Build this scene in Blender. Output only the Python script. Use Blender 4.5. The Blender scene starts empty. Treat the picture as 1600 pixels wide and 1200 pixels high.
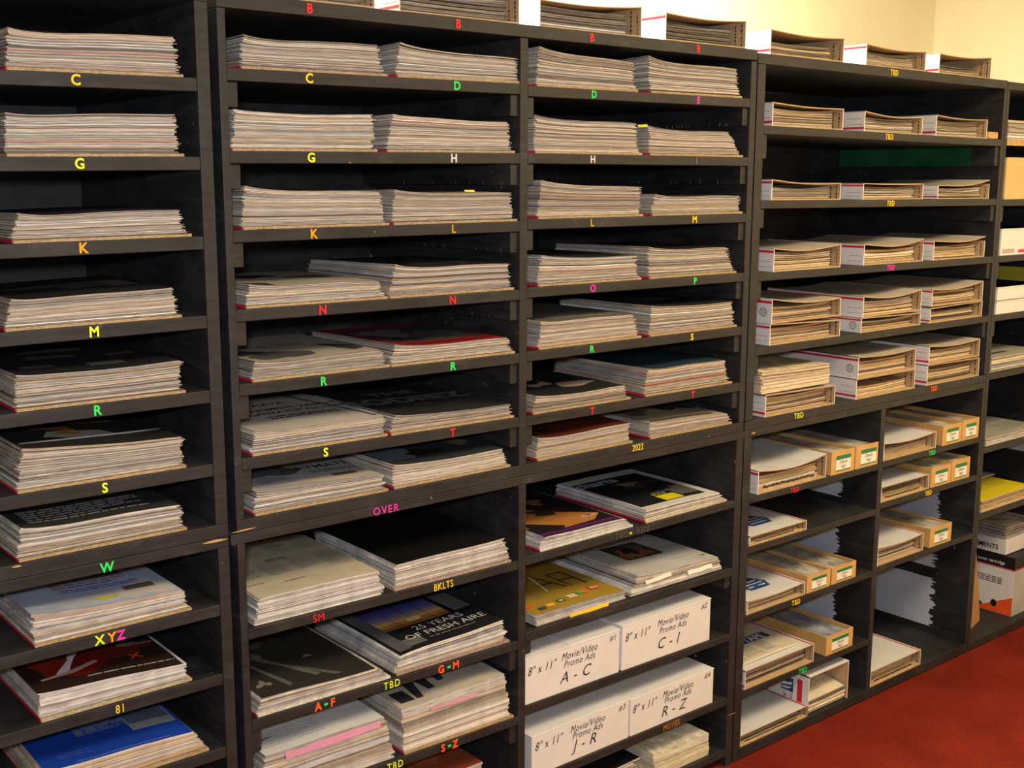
import bpy, math, random
from mathutils import Matrix, Vector
random.seed(7)
C = bpy.context.scene.collection
# ------------------------------------------------------------------ camera
SC = bpy.context.scene
H, D, F = 1.6, 1.955, 1832.29
YAW, PIT, ROL = math.radians(39.41482), math.radians(9.879325), math.radians(-.146821)
_f = Vector((math.sin(YAW)*math.cos(PIT), math.cos(YAW)*math.cos(PIT), -math.sin(PIT)))
_r = Vector((math.cos(YAW), -math.sin(YAW), 0)); _d = _f.cross(_r)
RR = math.cos(ROL)*_r + math.sin(ROL)*_d; DD = -math.sin(ROL)*_r + math.cos(ROL)*_d
cam = bpy.data.cameras.new('camera'); camo = bpy.data.objects.new('camera', cam); C.objects.link(camo)
m = Matrix.Identity(4)
for i in range(3): m[i][0] = RR[i]; m[i][1] = -DD[i]; m[i][2] = -_f[i]
m.translation = (0, -D, H); camo.matrix_world = m
cam.sensor_width = 36; cam.lens = 36*F/1600; cam.clip_start = .05
SC.camera = camo
vs = SC.view_settings; vs.view_transform = 'Standard'; vs.look = 'None'; vs.gamma = 1; vs.use_curve_mapping = False
vs.exposure = 0.0
# ------------------------------------------------------------------ world and lights
w = bpy.data.worlds.new('world'); SC.world = w; w.use_nodes = True
w.node_tree.nodes['Background'].inputs[0].default_value = (.55, .62, .8, 1); w.node_tree.nodes['Background'].inputs[1].default_value = .25
def area(name, loc, rot, sx, sy, power, col):
    l = bpy.data.lights.new(name, 'AREA'); l.shape = 'RECTANGLE'; l.size = sx; l.size_y = sy; l.energy = power; l.color = col
    o = bpy.data.objects.new(name, l); C.objects.link(o); o.location = loc; o.rotation_euler = rot; return o
area('ceiling_lamp_near', (.7, -1.75, 2.58), (0, 0, 0), 1.2, .6, 35, (1, .84, .60))
area('ceiling_lamp_far', (3.0, -1.35, 2.58), (0, 0, 0), 1.2, .6, 60, (1, .77, .45))
area('ceiling_lamp_wall', (1.9, .16, 2.58), (0, 0, 0), 1.6, .25, 100, (1, .86, .56))
fl = area('camera_flash', (-.05, -D-.02, H+.09), (0, 0, 0), .10, .06, 27, (.86, .91, 1.0))
fl.rotation_euler = (math.radians(78), 0, -YAW+.02)

# ------------------------------------------------------------------ helpers
def W(px, py, y=0.0):
    """point of the vertical plane Y=y seen at that place of the photograph -> (x, z)"""
    v = RR*((px-800)/F) + DD*((py-600)/F) + _f
    t = (D+y)/v.y
    return v.x*t, H+v.z*t
def xat(px, z, y=0.0):
    """x of the point of plane Y=y at height z seen in that column of the photograph"""
    a = (px-800)/F; A = RR*a+_f
    q = ((z-H)*A.y-(D+y)*A.z)/((D+y)*DD.z-(z-H)*DD.y)
    v = A+DD*q; return v.x*(D+y)/v.y
def onX(px, py, X):
    v = RR*((px-800)/F) + DD*((py-600)/F) + _f
    t = X/v.x
    return v.y*t-D, H+v.z*t
def tag(o, label=None, cat=None, group=None, kind=None):
    if label: o['label'] = label
    if cat: o['category'] = cat
    if group: o['group'] = group
    if kind: o['kind'] = kind
    return o
def empty(name, loc, ry=0, rz=0):
    o = bpy.data.objects.new(name, None); C.objects.link(o); o.location = loc; o.rotation_euler = (0, ry, rz)
    o.empty_display_size = .05; return o
class MB:
    def __init__(s): s.v = []; s.f = []; s.c = []; s.m = []
    def quad(s, pts, col=(1,1,1), m=0):
        n = len(s.v); s.v += [tuple(p) for p in pts]; s.f.append(tuple(range(n, n+len(pts)))); s.c.append(col); s.m.append(m)
    def hexa(s, p, col=(1,1,1), m=0, ms=None):
        # p: 8 corners, bottom 0-3 ccw from above, top 4-7
        n = len(s.v); s.v += [tuple(q) for q in p]
        for i, fc in enumerate(((0,3,2,1),(4,5,6,7),(0,1,5,4),(1,2,6,5),(2,3,7,6),(3,0,4,7))):
            s.f.append(tuple(n+k for k in fc)); s.c.append(col); s.m.append(ms[i] if ms else m)
    def box(s, x0, x1, y0, y1, z0, z1, col=(1,1,1), m=0, ms=None):
        s.hexa([(x0,y0,z0),(x1,y0,z0),(x1,y1,z0),(x0,y1,z0),(x0,y0,z1),(x1,y0,z1),(x1,y1,z1),(x0,y1,z1)], col, m, ms)
    def build(s, name, mats, parent=None, world=False, bevel=0, loc=None):
        off = Vector((0,0,0))
        if world and parent is not None:
            q = parent
            while q is not None: off += q.location; q = q.parent
        if loc is not None and parent is None: off = Vector(loc)
        me = bpy.data.meshes.new(name)
        me.from_pydata([(a-off.x, b-off.y, c-off.z) for a, b, c in s.v], [], s.f)
        if not isinstance(mats, (list, tuple)): mats = [mats]
        for q in mats: me.materials.append(q)
        me.polygons.foreach_set('material_index', s.m)
        at = me.color_attributes.new('col', 'FLOAT_COLOR', 'CORNER')
        buf = []
        for p, c in zip(s.f, s.c): buf += list((c[0], c[1], c[2], 1))*len(p)
        at.data.foreach_set('color', buf)
        me.update()
        o = bpy.data.objects.new(name, me); C.objects.link(o)
        if parent is not None: o.parent = parent
        if loc is not None and parent is None: o.location = loc
        if bevel:
            b = o.modifiers.new('bevel', 'BEVEL'); b.width = bevel; b.segments = 2; b.limit_method = 'ANGLE'
        return o

# ------------------------------------------------------------------ materials
def nodes(name):
    mt = bpy.data.materials.new(name); mt.use_nodes = True; nt = mt.node_tree
    return mt, nt, nt.nodes['Principled BSDF'], nt.nodes.new, nt.links.new
def flat(name, col, rough=.6, spec=.3, noise=.12, scale=40):
    mt, nt, b, N, L = nodes(name)
    tc = N('ShaderNodeTexCoord'); nz = N('ShaderNodeTexNoise'); nz.inputs['Scale'].default_value = scale; nz.inputs['Detail'].default_value = 4
    mp = N('ShaderNodeMapRange'); mp.inputs[1].default_value = .3; mp.inputs[2].default_value = .7; mp.inputs[3].default_value = 1-noise; mp.inputs[4].default_value = 1+noise
    mx = N('ShaderNodeVectorMath'); mx.operation = 'SCALE'; mx.inputs[0].default_value = col
    L(tc.outputs['Object'], nz.inputs['Vector']); L(nz.outputs[0], mp.inputs[0]); L(mp.outputs[0], mx.inputs['Scale']); L(mx.outputs[0], b.inputs['Base Color'])
    b.inputs['Roughness'].default_value = rough; b.inputs['Specular IOR Level'].default_value = spec
    return mt
def attrmat(name, rough=.75, fine=700, lo=.72, hi=1.1, spec=.2, sx=4):
    mt, nt, b, N, L = nodes(name)
    at = N('ShaderNodeAttribute'); at.attribute_name = 'col'
    tc = N('ShaderNodeTexCoord'); mpg = N('ShaderNodeMapping'); mpg.inputs['Scale'].default_value = (sx, sx, fine)
    nz = N('ShaderNodeTexNoise'); nz.inputs['Scale'].default_value = 1; nz.inputs['Detail'].default_value = 3; nz.inputs['Roughness'].default_value = .7
    mp = N('ShaderNodeMapRange'); mp.inputs[1].default_value = .3; mp.inputs[2].default_value = .7; mp.inputs[3].default_value = lo; mp.inputs[4].default_value = hi
    mx = N('ShaderNodeVectorMath'); mx.operation = 'SCALE'
    L(tc.outputs['Object'], mpg.inputs[0]); L(mpg.outputs[0], nz.inputs['Vector']); L(nz.outputs[0], mp.inputs[0])
    L(at.outputs['Color'], mx.inputs[0]); L(mp.outputs[0], mx.inputs['Scale']); L(mx.outputs[0], b.inputs['Base Color'])
    b.inputs['Roughness'].default_value = rough; b.inputs['Specular IOR Level'].default_value = spec
    return mt
def blackwood():
    mt, nt, b, N, L = nodes('black_painted_wood')
    tc = N('ShaderNodeTexCoord')
    n1 = N('ShaderNodeTexNoise'); n1.inputs['Scale'].default_value = 9; n1.inputs['Detail'].default_value = 6; n1.inputs['Roughness'].default_value = .65
    mpg = N('ShaderNodeMapping'); mpg.inputs['Scale'].default_value = (6, 6, 60)
    n2 = N('ShaderNodeTexNoise'); n2.inputs['Scale'].default_value = 1.5; n2.inputs['Detail'].default_value = 5
    r1 = N('ShaderNodeValToRGB'); r1.color_ramp.elements[0].position = .35; r1.color_ramp.elements[0].color = (.006,.0065,.009,1)
    r1.color_ramp.elements[1].position = .72; r1.color_ramp.elements[1].color = (.030,.029,.031,1)
    L(tc.outputs['Object'], n1.inputs['Vector']); L(tc.outputs['Object'], mpg.inputs[0]); L(mpg.outputs[0], n2.inputs['Vector'])
    ad = N('ShaderNodeMath'); ad.operation = 'MULTIPLY_ADD'; ad.inputs[1].default_value = .5; L(n2.outputs[0], ad.inputs[0])
    hf = N('ShaderNodeMath'); hf.operation = 'MULTIPLY'; hf.inputs[1].default_value = .5; L(n1.outputs[0], hf.inputs[0]); L(hf.outputs[0], ad.inputs[2])
    L(ad.outputs[0], r1.inputs[0])
    # small chips of bare wood and specks of plaster
    n3 = N('ShaderNodeTexNoise'); n3.inputs['Scale'].default_value = 55; n3.inputs['Detail'].default_value = 2; L(tc.outputs['Object'], n3.inputs['Vector'])
    r3 = N('ShaderNodeValToRGB'); r3.color_ramp.elements[0].position = .735; r3.color_ramp.elements[0].color = (0,0,0,1); r3.color_ramp.elements[1].position = .80; r3.color_ramp.elements[1].color = (1,1,1,1)
    L(n3.outputs[0], r3.inputs[0])
    mx = N('ShaderNodeMix'); mx.data_type = 'RGBA'; L(r3.outputs[0], mx.inputs[0]); L(r1.outputs[0], mx.inputs[6]); mx.inputs[7].default_value = (.25,.21,.17,1)
    # dusty smears rubbed into the paint
    mp4 = N('ShaderNodeMapping'); mp4.inputs['Scale'].default_value = (5, 2.2, 9); mp4.inputs['Rotation'].default_value = (.5, .3, .2)
    n4 = N('ShaderNodeTexNoise'); n4.inputs['Scale'].default_value = 1.6; n4.inputs['Detail'].default_value = 8; n4.inputs['Roughness'].default_value = .75; n4.inputs['Distortion'].default_value = .6
    L(tc.outputs['Object'], mp4.inputs[0]); L(mp4.outputs[0], n4.inputs['Vector'])
    r4 = N('ShaderNodeMapRange'); r4.inputs[1].default_value = .56; r4.inputs[2].default_value = .80; r4.inputs[4].default_value = .55; L(n4.outputs[0], r4.inputs[0])
    m4 = N('ShaderNodeMix'); m4.data_type = 'RGBA'; L(r4.outputs[0], m4.inputs[0]); L(mx.outputs[2], m4.inputs[6]); m4.inputs[7].default_value = (.075,.080,.090,1)
    L(m4.outputs[2], b.inputs['Base Color'])
    rr = N('ShaderNodeMapRange'); rr.inputs[3].default_value = .42; rr.inputs[4].default_value = .72; L(n1.outputs[0], rr.inputs[0]); L(rr.outputs[0], b.inputs['Roughness'])
    b.inputs['Specular IOR Level'].default_value = .45
    bp = N('ShaderNodeBump'); bp.inputs['Strength'].default_value = .25; bp.inputs['Distance'].default_value = .002; L(n2.outputs[0], bp.inputs['Height']); L(bp.outputs[0], b.inputs['Normal'])
    return mt
def carpet():
    mt, nt, b, N, L = nodes('red_carpet')
    tc = N('ShaderNodeTexCoord')
    n1 = N('ShaderNodeTexNoise'); n1.inputs['Scale'].default_value = 170; n1.inputs['Detail'].default_value = 4; n1.inputs['Roughness'].default_value = .8
    n2 = N('ShaderNodeTexNoise'); n2.inputs['Scale'].default_value = 5; n2.inputs['Detail'].default_value = 5
    for n in (n1, n2): L(tc.outputs['Object'], n.inputs['Vector'])
    r = N('ShaderNodeValToRGB'); r.color_ramp.elements[0].position = .3; r.color_ramp.elements[0].color = (.062,.007,.005,1); r.color_ramp.elements[1].position = .62; r.color_ramp.elements[1].color = (.22,.024,.014,1)
    a = N('ShaderNodeMath'); a.operation = 'MULTIPLY_ADD'; a.inputs[1].default_value = .62; L(n1.outputs[0], a.inputs[0])
    h = N('ShaderNodeMath'); h.operation = 'MULTIPLY'; h.inputs[1].default_value = .38; L(n2.outputs[0], h.inputs[0]); L(h.outputs[0], a.inputs[2]); L(a.outputs[0], r.inputs[0]); L(r.outputs[0], b.inputs['Base Color'])
    b.inputs['Roughness'].default_value = 1; b.inputs['Specular IOR Level'].default_value = .05
    bp = N('ShaderNodeBump'); bp.inputs['Strength'].default_value = .6; bp.inputs['Distance'].default_value = .004; L(n1.outputs[0], bp.inputs['Height']); L(bp.outputs[0], b.inputs['Normal'])
    return mt
BLACK = blackwood(); CARPET = carpet()
WALLM = flat('cream_wall_paint', (.86,.79,.58), .8, .2, .03, 6)
CEIL = flat('ceiling_paint', (.75,.73,.68), .9, .1, .03, 6)
PAGES = attrmat('page_edges', .8, 900, .42, 1.30, .2, 18)  # fine dark lines paint page edges and the thin shadows between sheets
PAPER = attrmat('printed_paper', .45, 8, .86, 1.08, .35, 8)
GLOSS = attrmat('glossy_cover', .28, 6, .85, 1.1, .5, 6)
CARD = attrmat('cardboard_edges', .85, 500, .45, 1.2, .1, 130)
BOXW = flat('white_box_board', (.70,.70,.73), .55, .3, .03, 20)
KRAFT = flat('kraft_board', (.46,.33,.19), .8, .15, .14, 25)
KRAFTTOP = flat('dusty_kraft_board', (.42,.38,.33), .75, .2, .1, 12)
CARTON = flat('tan_carton_board', (.56,.34,.13), .75, .2, .10, 18)
REDM = flat('red_print', (.55,.02,.05), .5, .3, .05, 30)
INK = flat('black_ink', (.012,.012,.014), .5, .3, .1, 60)
GREYINK = flat('grey_ink', (.25,.25,.28), .6, .3, .1, 60)
BLUEM = flat('postal_blue', (.02,.06,.22), .5, .3, .05, 30)
GREEN = flat('green_label_print', (.02,.19,.07), .5, .3, .05, 30)
LABELW = flat('label_paper', (.80,.79,.74), .6, .3, .03, 30)
PALE = flat('old_pale_blue_paint', (.50,.56,.70), .5, .4, .05, 14)
DGREEN = flat('old_green_paint', (.012,.09,.035), .3, .5, .25, 12)
YELLOWP = flat('old_yellow_paint', (.55,.50,.06), .5, .3, .08, 14)
RAW = flat('bare_wood', (.50,.32,.14), .8, .15, .2, 60)
def sticker(n, c): return flat('sticker_'+n, c, .45, .3, .04, 60)
ST = dict(yellow=sticker('yellow', (.85,.62,.03)), lime=sticker('lime', (.70,.85,.04)), orange=sticker('orange', (.95,.36,.02)), red=sticker('red', (.68,.02,.03)),
          green=sticker('green', (.04,.72,.13)), magenta=sticker('magenta', (.85,.04,.42)), white=sticker('white', (.62,.62,.62)), dark=sticker('dark', (.09,.085,.08)),
          blue=sticker('blue', (.10,.13,.24)), ochre=sticker('ochre', (.45,.30,.06)), rust=sticker('rust', (.40,.16,.04)), vermilion=sticker('vermilion', (.9,.12,.03)))

# ------------------------------------------------------------------ lettering
_tc = {}
def textmesh(s, extrude=0.0, bold=0.0, shear=0.0, space=1.0):
    k = (s, extrude, bold, shear, space)
    if k not in _tc:
        cu = bpy.data.curves.new('t', 'FONT'); cu.body = s; cu.size = 1; cu.extrude = extrude; cu.offset = bold; cu.shear = shear; cu.space_character = space
        cu.align_x = 'CENTER'; cu.align_y = 'CENTER'; cu.resolution_u = 3
        o = bpy.data.objects.new('t', cu); C.objects.link(o)
        dg = bpy.context.evaluated_depsgraph_get(); me = bpy.data.meshes.new_from_object(o.evaluated_get(dg))
        _tc[k] = ([tuple(v.co) for v in me.vertices], [tuple(p.vertices) for p in me.polygons])
        bpy.data.objects.remove(o); bpy.data.curves.remove(cu); bpy.data.meshes.remove(me)
        if _tc[k][0]:
            xs = [v[0] for v in _tc[k][0]]; ys = [v[1] for v in _tc[k][0]]; cx = (min(xs)+max(xs))/2; cy = (min(ys)+max(ys))/2
            _tc[k] = ([(a-cx, b-cy, c) for a, b, c in _tc[k][0]], _tc[k][1])
    return _tc[k]
def text_into(mb, s, fn, size, col=(1,1,1), extrude=0, bold=0, shear=0, space=1, sx=1):
    vv, ff = textmesh(s, extrude, bold, shear, space)
    n = len(mb.v); mb.v += [fn(a*size*sx, b*size, c*size) for a, b, c in vv]
    for f in ff: mb.f.append(tuple(n+i for i in f)); mb.c.append(col); mb.m.append(0)
def front_text(s, cx, cz, size, mat, parent, y=-.0007, name='letter_sticker', bold=.02, shear=0, space=1.1, sx=.9, tilt=0, extrude=.03):
    mb = MB(); ct, sn = math.cos(tilt), math.sin(tilt)
    text_into(mb, s, lambda a, b, c: (cx+a*ct-b*sn, y-c, cz+b*ct+a*sn), size, extrude=extrude, bold=bold, shear=shear, space=space, sx=sx)
    return mb.build(name, mat, parent, world=True)

# ------------------------------------------------------------------ the room
def struct(name, mb, mat):
    o = mb.build(name, mat); o['kind'] = 'structure'; return o
b = MB(); b.box(-2.2, 4.34, -3.4, .75, -.1, 0); struct('floor', b, CARPET)
b = MB(); b.box(-2.2, 4.34, .64, .75, 0, 2.62); struct('wall_back', b, WALLM)
b = MB(); b.box(4.24, 4.34, -3.4, .64, 0, 2.62); struct('wall_right', b, WALLM)
b = MB(); b.box(-2.3, -2.2, -3.4, .75, 0, 2.62); struct('wall_left', b, WALLM)
b = MB(); b.box(-2.2, 4.34, -3.5, -3.4, 0, 2.62); struct('wall_front', b, WALLM)
b = MB(); b.box(-2.3, 4.34, -3.5, .75, 2.62, 2.72); struct('ceiling', b, CEIL)

# ------------------------------------------------------------------ shelving units
SHELF = {}       # key -> (x0,x1,zl,zr) of the top surface
YB = .60
def unit(label, x, group=None):
    u = empty('shelving_unit', (x, 0, 0)); tag(u, label, 'shelving unit'); return u
def panel(u, name, x0, x1, z0, z1, y0=0., y1=YB, mat=None):
    mb = MB(); mb.box(x0, x1, y0, y1, z0, z1); return mb.build(name, mat or BLACK, u, world=True, bevel=.0012)
def shelf(u, key, x0, x1, zl, zr, th=.022, cleat=0, y0=0., cleatmat=None, y1=YB-.008, slopek=.6, cleat_left=True):
    zm = (zl+zr)/2; dz = (zr-zl)/2*slopek; zl, zr = zm-dz, zm+dz
    mb = MB(); mb.hexa([(x0,y0,zl),(x1,y0,zr),(x1,y1,zr),(x0,y1,zl),(x0,y0,zl+th),(x1,y0,zr+th),(x1,y1,zr+th),(x0,y1,zl+th)])
    o = mb.build('shelf', BLACK, u, world=True, bevel=.0012)
    SHELF[key] = (x0, x1, zl+th, zr+th, o)
    if cleat:
        for s, (a, c, zz) in enumerate(((x0, x0+.021, zl), (x1-.021, x1, zr))):
            if s == 0 and not cleat_left: continue
            mb = MB(); mb.box(a, c, y0+.006, y1, zz-cleat, zz-.001)
            mb.build('cleat', BLACK, u, world=True, bevel=.001)
    return o
def ztop(key, x):
    x0, x1, zl, zr, _ = SHELF[key]; return zl+(zr-zl)*(x-x0)/(x1-x0)
def slope(key):
    x0, x1, zl, zr, _ = SHELF[key]; return math.atan2(zr-zl, x1-x0)
def paint_patch(u, X, y0, y1, z0, z1, mat, name='paint_patch', side=-1, rag=.010, n=44, yf1=None):
    """old paint left showing on an inner side; ragged along its front edge"""
    mb = MB(); pts = []
    for i in range(n+1):
        t = i/n; ym = y0+(0 if yf1 is None else (yf1-y0)*t)
        pts.append((ym+random.uniform(-rag, rag)*(1 if 0 < i < n else 0), z0+(z1-z0)*t))
    for i in range(n):
        a, c = pts[i], pts[i+1]; x = X+side*.0009
        q = [(x,a[0],a[1]),(x,c[0],c[1]),(x,y1,c[1]),(x,y1,a[1])]
        mb.quad(q if side < 0 else q[::-1])
    return mb.build(name, mat, u, world=True)

JB = .926
# unit A
uA = unit('leftmost black painted shelving unit, upper half, holding single stacks of magazines', -.30)
panel(uA, 'side_panel', .902, .926, JB+.046, 1.9); panel(uA, 'side_panel', -.324, -.30, JB+.046, 1.9); panel(uA, 'back_panel', -.30, .902, JB+.046, 1.9, YB-.007, YB)
panel(uA, 'top_board', -.324, .926, 1.9, 1.92)
for k, (zl, zr) in zip(('A1','A2','A3','A4','A5','A6'), ((1.742,1.755),(1.609,1.621),(1.473,1.481),(1.333,1.340),(1.201,1.201),(1.065,1.064))):
    x = .535; s = (zr-zl)/(.9-x); shelf(uA, k, -.299, .901, zl-s*.6*(x+.3), zr, .023)
shelf(uA, 'A7', -.324, .926, JB+.0205, JB+.0205, .025)
uAl = unit('leftmost black painted shelving unit, lower half, with magazines and the letters X Y Z', -.30)
panel(uAl, 'side_panel', .904, .926, 0, JB-.0005); panel(uAl, 'side_panel', -.324, -.3005, 0, JB-.0005); panel(uAl, 'back_panel', -.30, .903, 0, JB-.0005, YB-.007, YB)
shelf(uAl, 'Aj', -.324, .926, JB, JB, .020)
shelf(uAl, 'A8', -.299, .903, .795, .796, .022); shelf(uAl, 'A9', -.299, .903, .659, .660, .022); shelf(uAl, 'A10', -.299, .903, .512, .512, .022); shelf(uAl, 'A11', -.299, .903, .08, .08, .022)
# unit B (two bays)
XB0, XD0, XD1, XB1 = .959, 1.627, 1.649, 2.378
uB = unit('black painted double shelving unit with side cleats, upper half, full of worn magazines', .943)
panel(uB, 'side_panel', .943, XB0-.0005, JB+.046, 1.893); panel(uB, 'side_panel', XB1+.0005, 2.400, JB+.046, 1.893); panel(uB, 'divider_panel', XD0+.0005, XD1-.0005, JB+.046, 1.893)
panel(uB, 'back_panel', XB0, XB1, JB+.05, 1.893, YB-.007, YB)
shelf(uB, 'Btop', .943, 2.400, 1.893, 1.897, .026)
shelf(uB, 'B7', .9435, 2.3995, JB+.0205, JB+.0205, .025)
for k, (zl, zr) in zip(('B1','B2','B3','B4','B5','B6'), ((1.768,1.780),(1.625,1.636),(1.486,1.491),(1.344,1.342),(1.207,1.202),(1.068,1.058))): shelf(uB, k, XB0, XD0, zl, zr, .022, .045)
for k, (zl, zr) in zip(('C1','C2','C3','C4','C5','C6'), ((1.773,1.782),(1.634,1.636),(1.493,1.495),(1.346,1.343),(1.204,1.205),(1.060,1.056))): shelf(uB, k, XD1, XB1, zl, zr, .022, .045)
SHELF['C7'] = SHELF['B7']
uBl = unit('black painted double shelving unit, lower half, with booklets and white storage boxes', .943)
panel(uBl, 'side_panel', .943, XB0-.0005, 0, JB-.0005); panel(uBl, 'side_panel', XB1-.0045, 2.400, 0, JB-.0005); panel(uBl, 'divider_panel', XD0+.0005, XD1-.0005, 0, JB-.0005)
panel(uBl, 'back_panel', XB0, XB1, 0, JB, YB-.007, YB)
shelf(uBl, 'Bj', .930, 2.404, JB, JB, .020)
BX1 = XB1-.005
shelf(uBl, 'B8', XB0, XD0, .735, .729, .020, 0); shelf(uBl, 'B9', XB0, XD0, .552, .536, .020, .05, cleat_left=True); shelf(uBl, 'B10', XB0, XD0, .366, .352, .020, .045); shelf(uBl, 'B11', XB0, XD0, .09, .09, .02)
shelf(uBl, 'C8', XD1, BX1, .733, .744, .020); shelf(uBl, 'C9', XD1, BX1, .553, .553, .020, .035); shelf(uBl, 'C10', XD1, BX1, .374, .367, .020, .0); shelf(uBl, 'C11', XD1, BX1, .182, .182, .022, .0); shelf(uBl, 'C12', XD1, BX1, .03, .03, .02)
paint_patch(uBl, XD0, .27, .46, .25, .322, YELLOWP, rag=.004, n=10)
# unit D
XE0, XF1 = 2.436, 3.618
uD = unit('black wide shelving unit of white mailing boxes, upper half, beside the double unit', 2.405)
panel(uD, 'side_panel', 2.405, XE0-.0005, JB+.046, 1.888); panel(uD, 'side_panel', XF1+.0005, 3.634, JB+.046, 1.888); panel(uD, 'back_panel', XE0, XF1, JB+.045, 1.888, YB-.007, YB)
shelf(uD, 'Dtop', 2.4045, 3.634, 1.890, 1.886, .026)
for k, (zl, zr), c in zip(('D1','D2','D3','D4'), ((1.720,1.706),(1.530,1.521),(1.341,1.338),(1.143,1.147)), (.062,.05,.05,.05)): shelf(uD, k, XE0, XF1, zl, zr, .021, c)
shelf(uD, 'D5', 2.405, 3.634, JB+.0205, JB+.0205, .024)
paint_patch(uD, XF1-.021, .085, .59, 1.648, 1.706, DGREEN, rag=.006, n=12, name='green_paint')
uDl = unit('black shelving unit, lower half beside the carpet, with tan cartons and mailing boxes', 2.405)
XM0, XM1 = 3.036, 3.060
panel(uDl, 'side_panel', 2.405, XE0-.0005, 0, JB-.0005); panel(uDl, 'side_panel', XF1+.0005, 3.634, 0, JB-.0005); panel(uDl, 'divider_panel', XM0+.0005, XM1-.0005, 0, JB-.0005); panel(uDl, 'back_panel', XE0, XF1, 0, JB, YB-.007, YB)
shelf(uDl, 'Dj', 2.404, 3.634, JB, JB, .020)
for k, z, cl in (('E1',.741,.0),('E2',.600,.0),('E3',.404,.0),('E4',.184,.0),('E5',.004,0)): shelf(uDl, k, XE0, XM0, z, z, .018 if k != 'E5' else .030, cl)
for k, z, cl in (('F1',.744,.0),('F2',.614,0),('F3',.412,.0),('F5',.004,0)): shelf(uDl, k, XM1, XF1, z, z, .018 if k != 'F5' else .030, cl)
for z0, z1 in ((.21,.392),(.43,.585),(.63,.728)): paint_patch(uDl, XM0, .13, .59, z0, z1, PALE, rag=.012)
for z0, z1 in ((.06,.235),(.275,.40),(.445,.60)): paint_patch(uDl, XF1, .13, .59, z0, z1, PALE, rag=.014)
# unit G
uG = unit('black painted shelving unit in the room corner, cut off by the frame', 3.64)
XG0, XG1 = 3.653, 4.215
panel(uG, 'side_panel', 3.636, XG0-.0005, 0, 1.886); panel(uG, 'side_panel', XG1+.0005, 4.235, 0, 1.886); panel(uG, 'back_panel', XG0, XG1, 0, 1.886, YB-.007, YB)
shelf(uG, 'Gtop', 3.636, 4.235, 1.887, 1.883, .024)
for k, z, c in (('G0',1.712,0),('G1',1.520,.05),('G2',1.338,.05),('G3',1.145,.05),('G4',.950,0),('G5',.700,0),('G6',.468,0),('G7',.004,0)): shelf(uG, k, XG0, XG1, z, z, .020 if k != 'G7' else .03, c)
paint_patch(uG, XG1, .03, .59, 1.18, 1.335, YELLOWP, rag=.01); paint_patch(uG, XG1, .05, .59, .60, .695, PALE); paint_patch(uG, XG1, .05, .59, .40, .463, PALE)
# bare wood chips on the black edges
def chip(u, x0, z0, x1, z1, t=.002):
    mb = MB(); n = 7
    for i in range(n):
        a, c = i/n, (i+1)/n; f = lambda s: math.sin(s*math.pi)*t+.0003
        mb.quad([(x0+(x1-x0)*a,-.0006,z0+(z1-z0)*a-f(a)*.5),(x0+(x1-x0)*c,-.0006,z0+(z1-z0)*c-f(c)*.5),(x0+(x1-x0)*c,-.0006,z0+(z1-z0)*c+f(c)),(x0+(x1-x0)*a,-.0006,z0+(z1-z0)*a+f(a))])
    mb.build('paint_chip', RAW, u, world=True)
for u, a, c, t in ((uAl,(316,850),(356,842),.003),(uAl,(18,887),(34,884),.002),(uBl,(362,833),(400,824),.0015),(uD,(1174,678),(1180,676),.003),(uDl,(1138,1118),(1150,1113),.001)):
    p, q = W(*a), W(*c); chip(u, p[0], p[1], q[0], q[1], t)

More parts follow.
